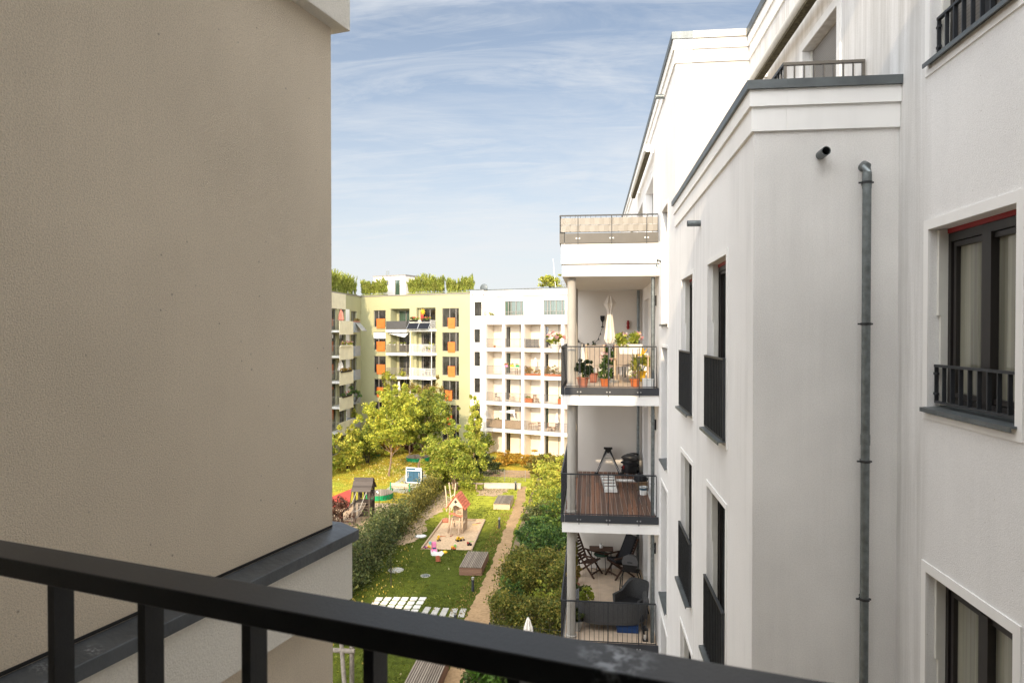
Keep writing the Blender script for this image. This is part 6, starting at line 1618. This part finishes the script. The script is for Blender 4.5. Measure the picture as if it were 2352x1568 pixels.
for x, y in ((-1,-1),(1,-1),(-1,1),(1,1)):
    mb = MB(); mb.tube([(x*.26,y*.14,.6),(x*.36,y*.17,.4),(x*.40,y*.2,0)], .022, 8); mb.build('leg', MT['black'], gl_, True)
mb = MB(); mb.box(-.10,.10,-.24,-.205,.88,.905); mb.build('handle', MT['steel_black'], gl_)
# woven armchair and sofa
p = q3(1010, 1055); ac = thing('wicker_armchair', 'deep grey wicker armchair turned toward the sofa', 'armchair', p, R(-35)); ac.scale = (.88,)*3
def shell(pts_fn, nu, nv, thick=.06):
    vs, fs = [], []
    for k in (0, 1):
        for i in range(nu+1):
            for j in range(nv+1): vs.append(pts_fn(i/nu, j/nv, k*thick))
    s = (nu+1)*(nv+1); id_ = lambda k, i, j: k*s+i*(nv+1)+j
    for i in range(nu):
        for j in range(nv):
            fs += [(id_(0,i,j),id_(0,i+1,j),id_(0,i+1,j+1),id_(0,i,j+1)), (id_(1,i,j),id_(1,i,j+1),id_(1,i+1,j+1),id_(1,i+1,j))]
    for i in range(nu): fs += [(id_(0,i,0),id_(1,i,0),id_(1,i+1,0),id_(0,i+1,0)), (id_(0,i,nv),id_(0,i+1,nv),id_(1,i+1,nv),id_(1,i,nv))]
    for j in range(nv): fs += [(id_(0,0,j),id_(0,0,j+1),id_(1,0,j+1),id_(1,0,j)), (id_(0,nu,j),id_(1,nu,j),id_(1,nu,j+1),id_(0,nu,j+1))]
    return vs, fs
def seatshell(w, d, hb, ha):
    """curved wrap of back and arms: u runs from one arm tip round the back to the other"""
    def fn(u, v, k):
        n = 3.2; a = math.pi*(1-u); c, s = math.cos(a), math.sin(a)
        x = (w/2-k)*math.copysign(abs(c)**(2/n), c); y = -d/2+(d-k)*abs(s)**(2/n)
        h = ha+(hb-ha)*max(0, min(1, (y+d*.05)/(d*.45)))**1.2
        fl = 1+.10*v
        return (x*fl, y+.08*v*max(0, s), .20+(h-.20)*v)
    return fn
mb = MB(); mb.add(*shell(seatshell(.84, .78, .92, .60), 24, 5, .07)); mb.build('wicker_shell', MT['wicker'], ac, True)
mb = MB(); mb.box(-.34,.34,-.36,.28,.24,.40); mb.build('seat_cushion', MT['black_fabric'], ac, bevel=.04)
for x in (-.3,.3):
    for y in (-.3,.28):
        mb = MB(); mb.tube([(x,y,.24),(x*1.15,y*1.15,0)], [.028,.018], 8); mb.build('leg', MT['black'], ac)
s0, s1 = q3(400, 1400), q3(1120, 1430); sm = (s0+s1)/2; so = thing('wicker_sofa', 'long grey wicker sofa with its back to the balcony rail', 'sofa', (sm.x, max(sm.y, 17.0)+.30, 6.4), R(180))
sw_ = 1.72
mb = MB(); mb.add(*shell(seatshell(sw_, .80, .76, .60), 40, 5, .07)); mb.build('wicker_shell', MT['wicker'], so, True)
mb = MB(); mb.box(-sw_/2+.09,sw_/2-.09,-.36,.27,.24,.42); mb.build('seat_cushion', MT['black_fabric'], so, bevel=.04)
for x in (-.74,.74):
    for y in (-.3,.3):
        mb = MB(); mb.tube([(x,y,.24),(x*1.06,y*1.2,0)], [.03,.018], 8); mb.build('leg', MT['black'], so)
for x in (-.84,.84):
    mb = MB(); mb.prism([(x-.045,-.44,.25),(x-.045,.1,.25),(x-.045,.18,.74),(x-.045,-.34,.80)], (.09,0,0)); mb.build('arm', MT['wicker'], so, bevel=.035)
p = q3(965, 1440); cb = thing('storage_crate', 'blue storage crate pushed under the wicker sofa', 'crate', (p.x, max(p.y, 16.9)+.2, 6.4))
mb = MB(); mb.box(-.26,.26,-.15,.2,0,.15); mb.build('crate', MT['blue'], cb, bevel=.015)
mb = MB(); mb.box(-.275,.275,-.165,.215,.151,.17); mb.build('lid', MT['blue'], cb, bevel=.006)
p = q3(1165, 1405); ln_ = thing('lantern', 'small black lantern on the floor near the downpipe', 'lantern', (p.x, max(p.y, 16.6), 6.4))
mb = MB()
for x in (-.055,.055):
    for y in (-.055,.055): mb.box(x-.008,x+.008,y-.008,y+.008,0,.26)
mb.box(-.065,.065,-.065,.065,0,.02); mb.prism([(-.075,-.075,.26),(.075,-.075,.26),(0,-.075,.34)], (0,.15,0)); mb.build('frame', MT['black'], ln_)
mb = MB(); mb.lathe([(.03,.021),(.03,.12),(.01,.14)], (0,0,0), 10); mb.build('candle', MT['cream'], ln_, True)
for i, (x, y, r, lab) in enumerate([(275, 1150, .13, 'terracotta pot behind the column, farthest along the left rail'), (272, 1240, .14, 'grey pot behind the column in the middle of the left rail'), (280, 1330, .13, 'pale pot behind the column, closest to the front rail')]):
    p = q3(x, y); p.x = max(p.x, -.30); p.y = max(17.0, min(p.y, 20.5)); potplant(lab, p, r, .24, .28, 'hedge', ('terracotta', 'galv', 'concrete')[i], 220, .08, .16)
potplant('leafy plant with pale green leaves beside the sofa arm', q3(420, 1030), .13, .26, .38, 'bright', 'galv', 420, .09, .26)
potplant('dark bushy plant behind the pale green one', q3(350, 930), .13, .26, .42, 'hedge', 'terracotta_old', 520, .085, .28)
potplant('brown withered plant by the left rail of the tiled balcony', q3(300, 800), .13, .26, .5, 'brown', 'terracotta_old', 420, .08, .22)
potplant('straggling climber with yellow leaves by the slatted armchair', q3(300, 690), .12, .26, 1.1, 'autumn2', 'terracotta_old', 420, .085, .16)
# ================================================================== LIGHT, SKY, CAMERA
SUN = V((.104, .994, -.42)).normalized()
ld = bpy.data.lights.new('sun', 'SUN'); ld.energy = 5.0; ld.angle = R(.5); ld.color = (1, .81, .57)
lo = bpy.data.objects.new('sun', ld); COL.objects.link(lo); lo.rotation_euler = SUN.to_track_quat('-Z', 'Y').to_euler(); lo.location = (-5, -30, 40)
w = bpy.data.worlds.new('World'); SC.world = w; w.use_nodes = True; t = w.node_tree
bg = t.nodes['Background']
sky = t.nodes.new('ShaderNodeTexSky'); sky.sky_type = 'NISHITA'; sky.sun_disc = False
sky.sun_elevation = math.asin(-SUN.z); sky.sun_rotation = math.atan2(-SUN.x, -SUN.y); sky.air_density = 1.0; sky.dust_density = .7; sky.ozone_density = 2.0
tc = t.nodes.new('ShaderNodeTexCoord').outputs['Generated']
sx = t.nodes.new('ShaderNodeSeparateXYZ'); t.links.new(tc, sx.inputs[0])
def mth(op, a, b=None, clamp=False):
    n = t.nodes.new('ShaderNodeMath'); n.operation = op; n.use_clamp = clamp
    for i, x in enumerate((a, b)):
        if x is None: continue
        if hasattr(x, 'links'): t.links.new(x, n.inputs[i])
        else: n.inputs[i].default_value = x
    return n.outputs[0]
den = mth('ADD', mth('MAXIMUM', sx.outputs[2], 0.0), .16)
cx = t.nodes.new('ShaderNodeCombineXYZ')
t.links.new(mth('DIVIDE', sx.outputs[0], den), cx.inputs[0]); t.links.new(mth('DIVIDE', sx.outputs[1], den), cx.inputs[1])
mp = t.nodes.new('ShaderNodeMapping'); mp.inputs['Rotation'].default_value = (0, 0, R(-16)); mp.inputs['Scale'].default_value = (.55, .95, 1); mp.inputs['Location'].default_value = (3.2, 1.7, 0); t.links.new(cx.outputs[0], mp.inputs[0])
n1 = noise(t, mp.outputs[0], .9, 7, .56, 1.3)
n2 = noise(t, cx.outputs[0], .55, 3, .5, .3)
n3 = noise(t, mp.outputs[0], 3.2, 6, .65, 1.6, stretch=(.7, 1.5, 1))
cl = ramp(t, mth('ADD', mth('ADD', mth('MULTIPLY', n1, .62), mth('MULTIPLY', n2, .38)), mth('MULTIPLY', mth('SUBTRACT', n3, .5), .30)), [(.43, 0.0), (.57, .45), (.70, .9)])
mp2 = t.nodes.new('ShaderNodeMapping'); mp2.inputs['Rotation'].default_value = (0, 0, R(-28)); mp2.inputs['Scale'].default_value = (.8, 3.0, 1); t.links.new(cx.outputs[0], mp2.inputs[0])
wisp = ramp(t, noise(t, mp2.outputs[0], 1.5, 9, .68, 1.1), [(.48, 0.0), (.62, .34), (.76, .75)])
cl = mth('ADD', cl, mth('MULTIPLY', wisp, mth('SUBTRACT', 1.0, cl)))
hz = ramp(t, sx.outputs[2], [(0.0, .95), (.12, .74), (.30, .34), (.55, .08)])
fac = mth('ADD', cl, mth('MULTIPLY', hz, mth('SUBTRACT', 1.0, cl)), True)
# cloud brightness raised toward the sun and overhead, added to fill the shade
dt = t.nodes.new('ShaderNodeVectorMath'); dt.operation = 'DOT_PRODUCT'; t.links.new(tc, dt.inputs[0]); dt.inputs[1].default_value = tuple(-SUN)
glow = mth('POWER', mth('MAXIMUM', dt.outputs['Value'], 0.0), 2.0)
ccol = t.nodes.new('ShaderNodeVectorMath'); ccol.operation = 'SCALE'; ccol.inputs[0].default_value = (.86, .885, .91); up_ = ramp(t, sx.outputs[2], [(.42, 0.0), (.75, 1.0)])
t.links.new(mth('ADD', mth('ADD', mth('MULTIPLY', glow, 12.5), 1.0), mth('MULTIPLY', up_, 3.4)), ccol.inputs['Scale'])
ssc = t.nodes.new('ShaderNodeVectorMath'); ssc.operation = 'SCALE'; t.links.new(sky.outputs[0], ssc.inputs[0]); ssc.inputs['Scale'].default_value = .122
mx = mixc(t, 'MIX', fac, ssc.outputs[0], ccol.outputs[0])
wr_ = mixc(t, 'MIX', ramp(t, mth('ADD', up_, mth('MULTIPLY', glow, .6)), [(0.05, 0.0), (.5, 1.0)]), (1, 1, 1), (1.0, .97, .93))
mx = mixc(t, 'MULTIPLY', 1.0, mx, wr_)
t.links.new(mx, bg.inputs[0]); bg.inputs[1].default_value = 1.0
cd = bpy.data.cameras.new('camera'); co = bpy.data.objects.new('camera', cd); COL.objects.link(co)
co.location = CAM; co.rotation_euler = (R(90)-PITCH, 0, YAW)
cd.sensor_width = 36; cd.lens = F/2352*36; cd.clip_start = .05; cd.clip_end = 3000
cd.dof.use_dof = True; cd.dof.focus_distance = 28; cd.dof.aperture_fstop = 13
SC.camera = co
SC.view_settings.view_transform = 'Standard'; SC.view_settings.look = 'None'; SC.view_settings.exposure = 0
SC.render.engine = 'CYCLES'
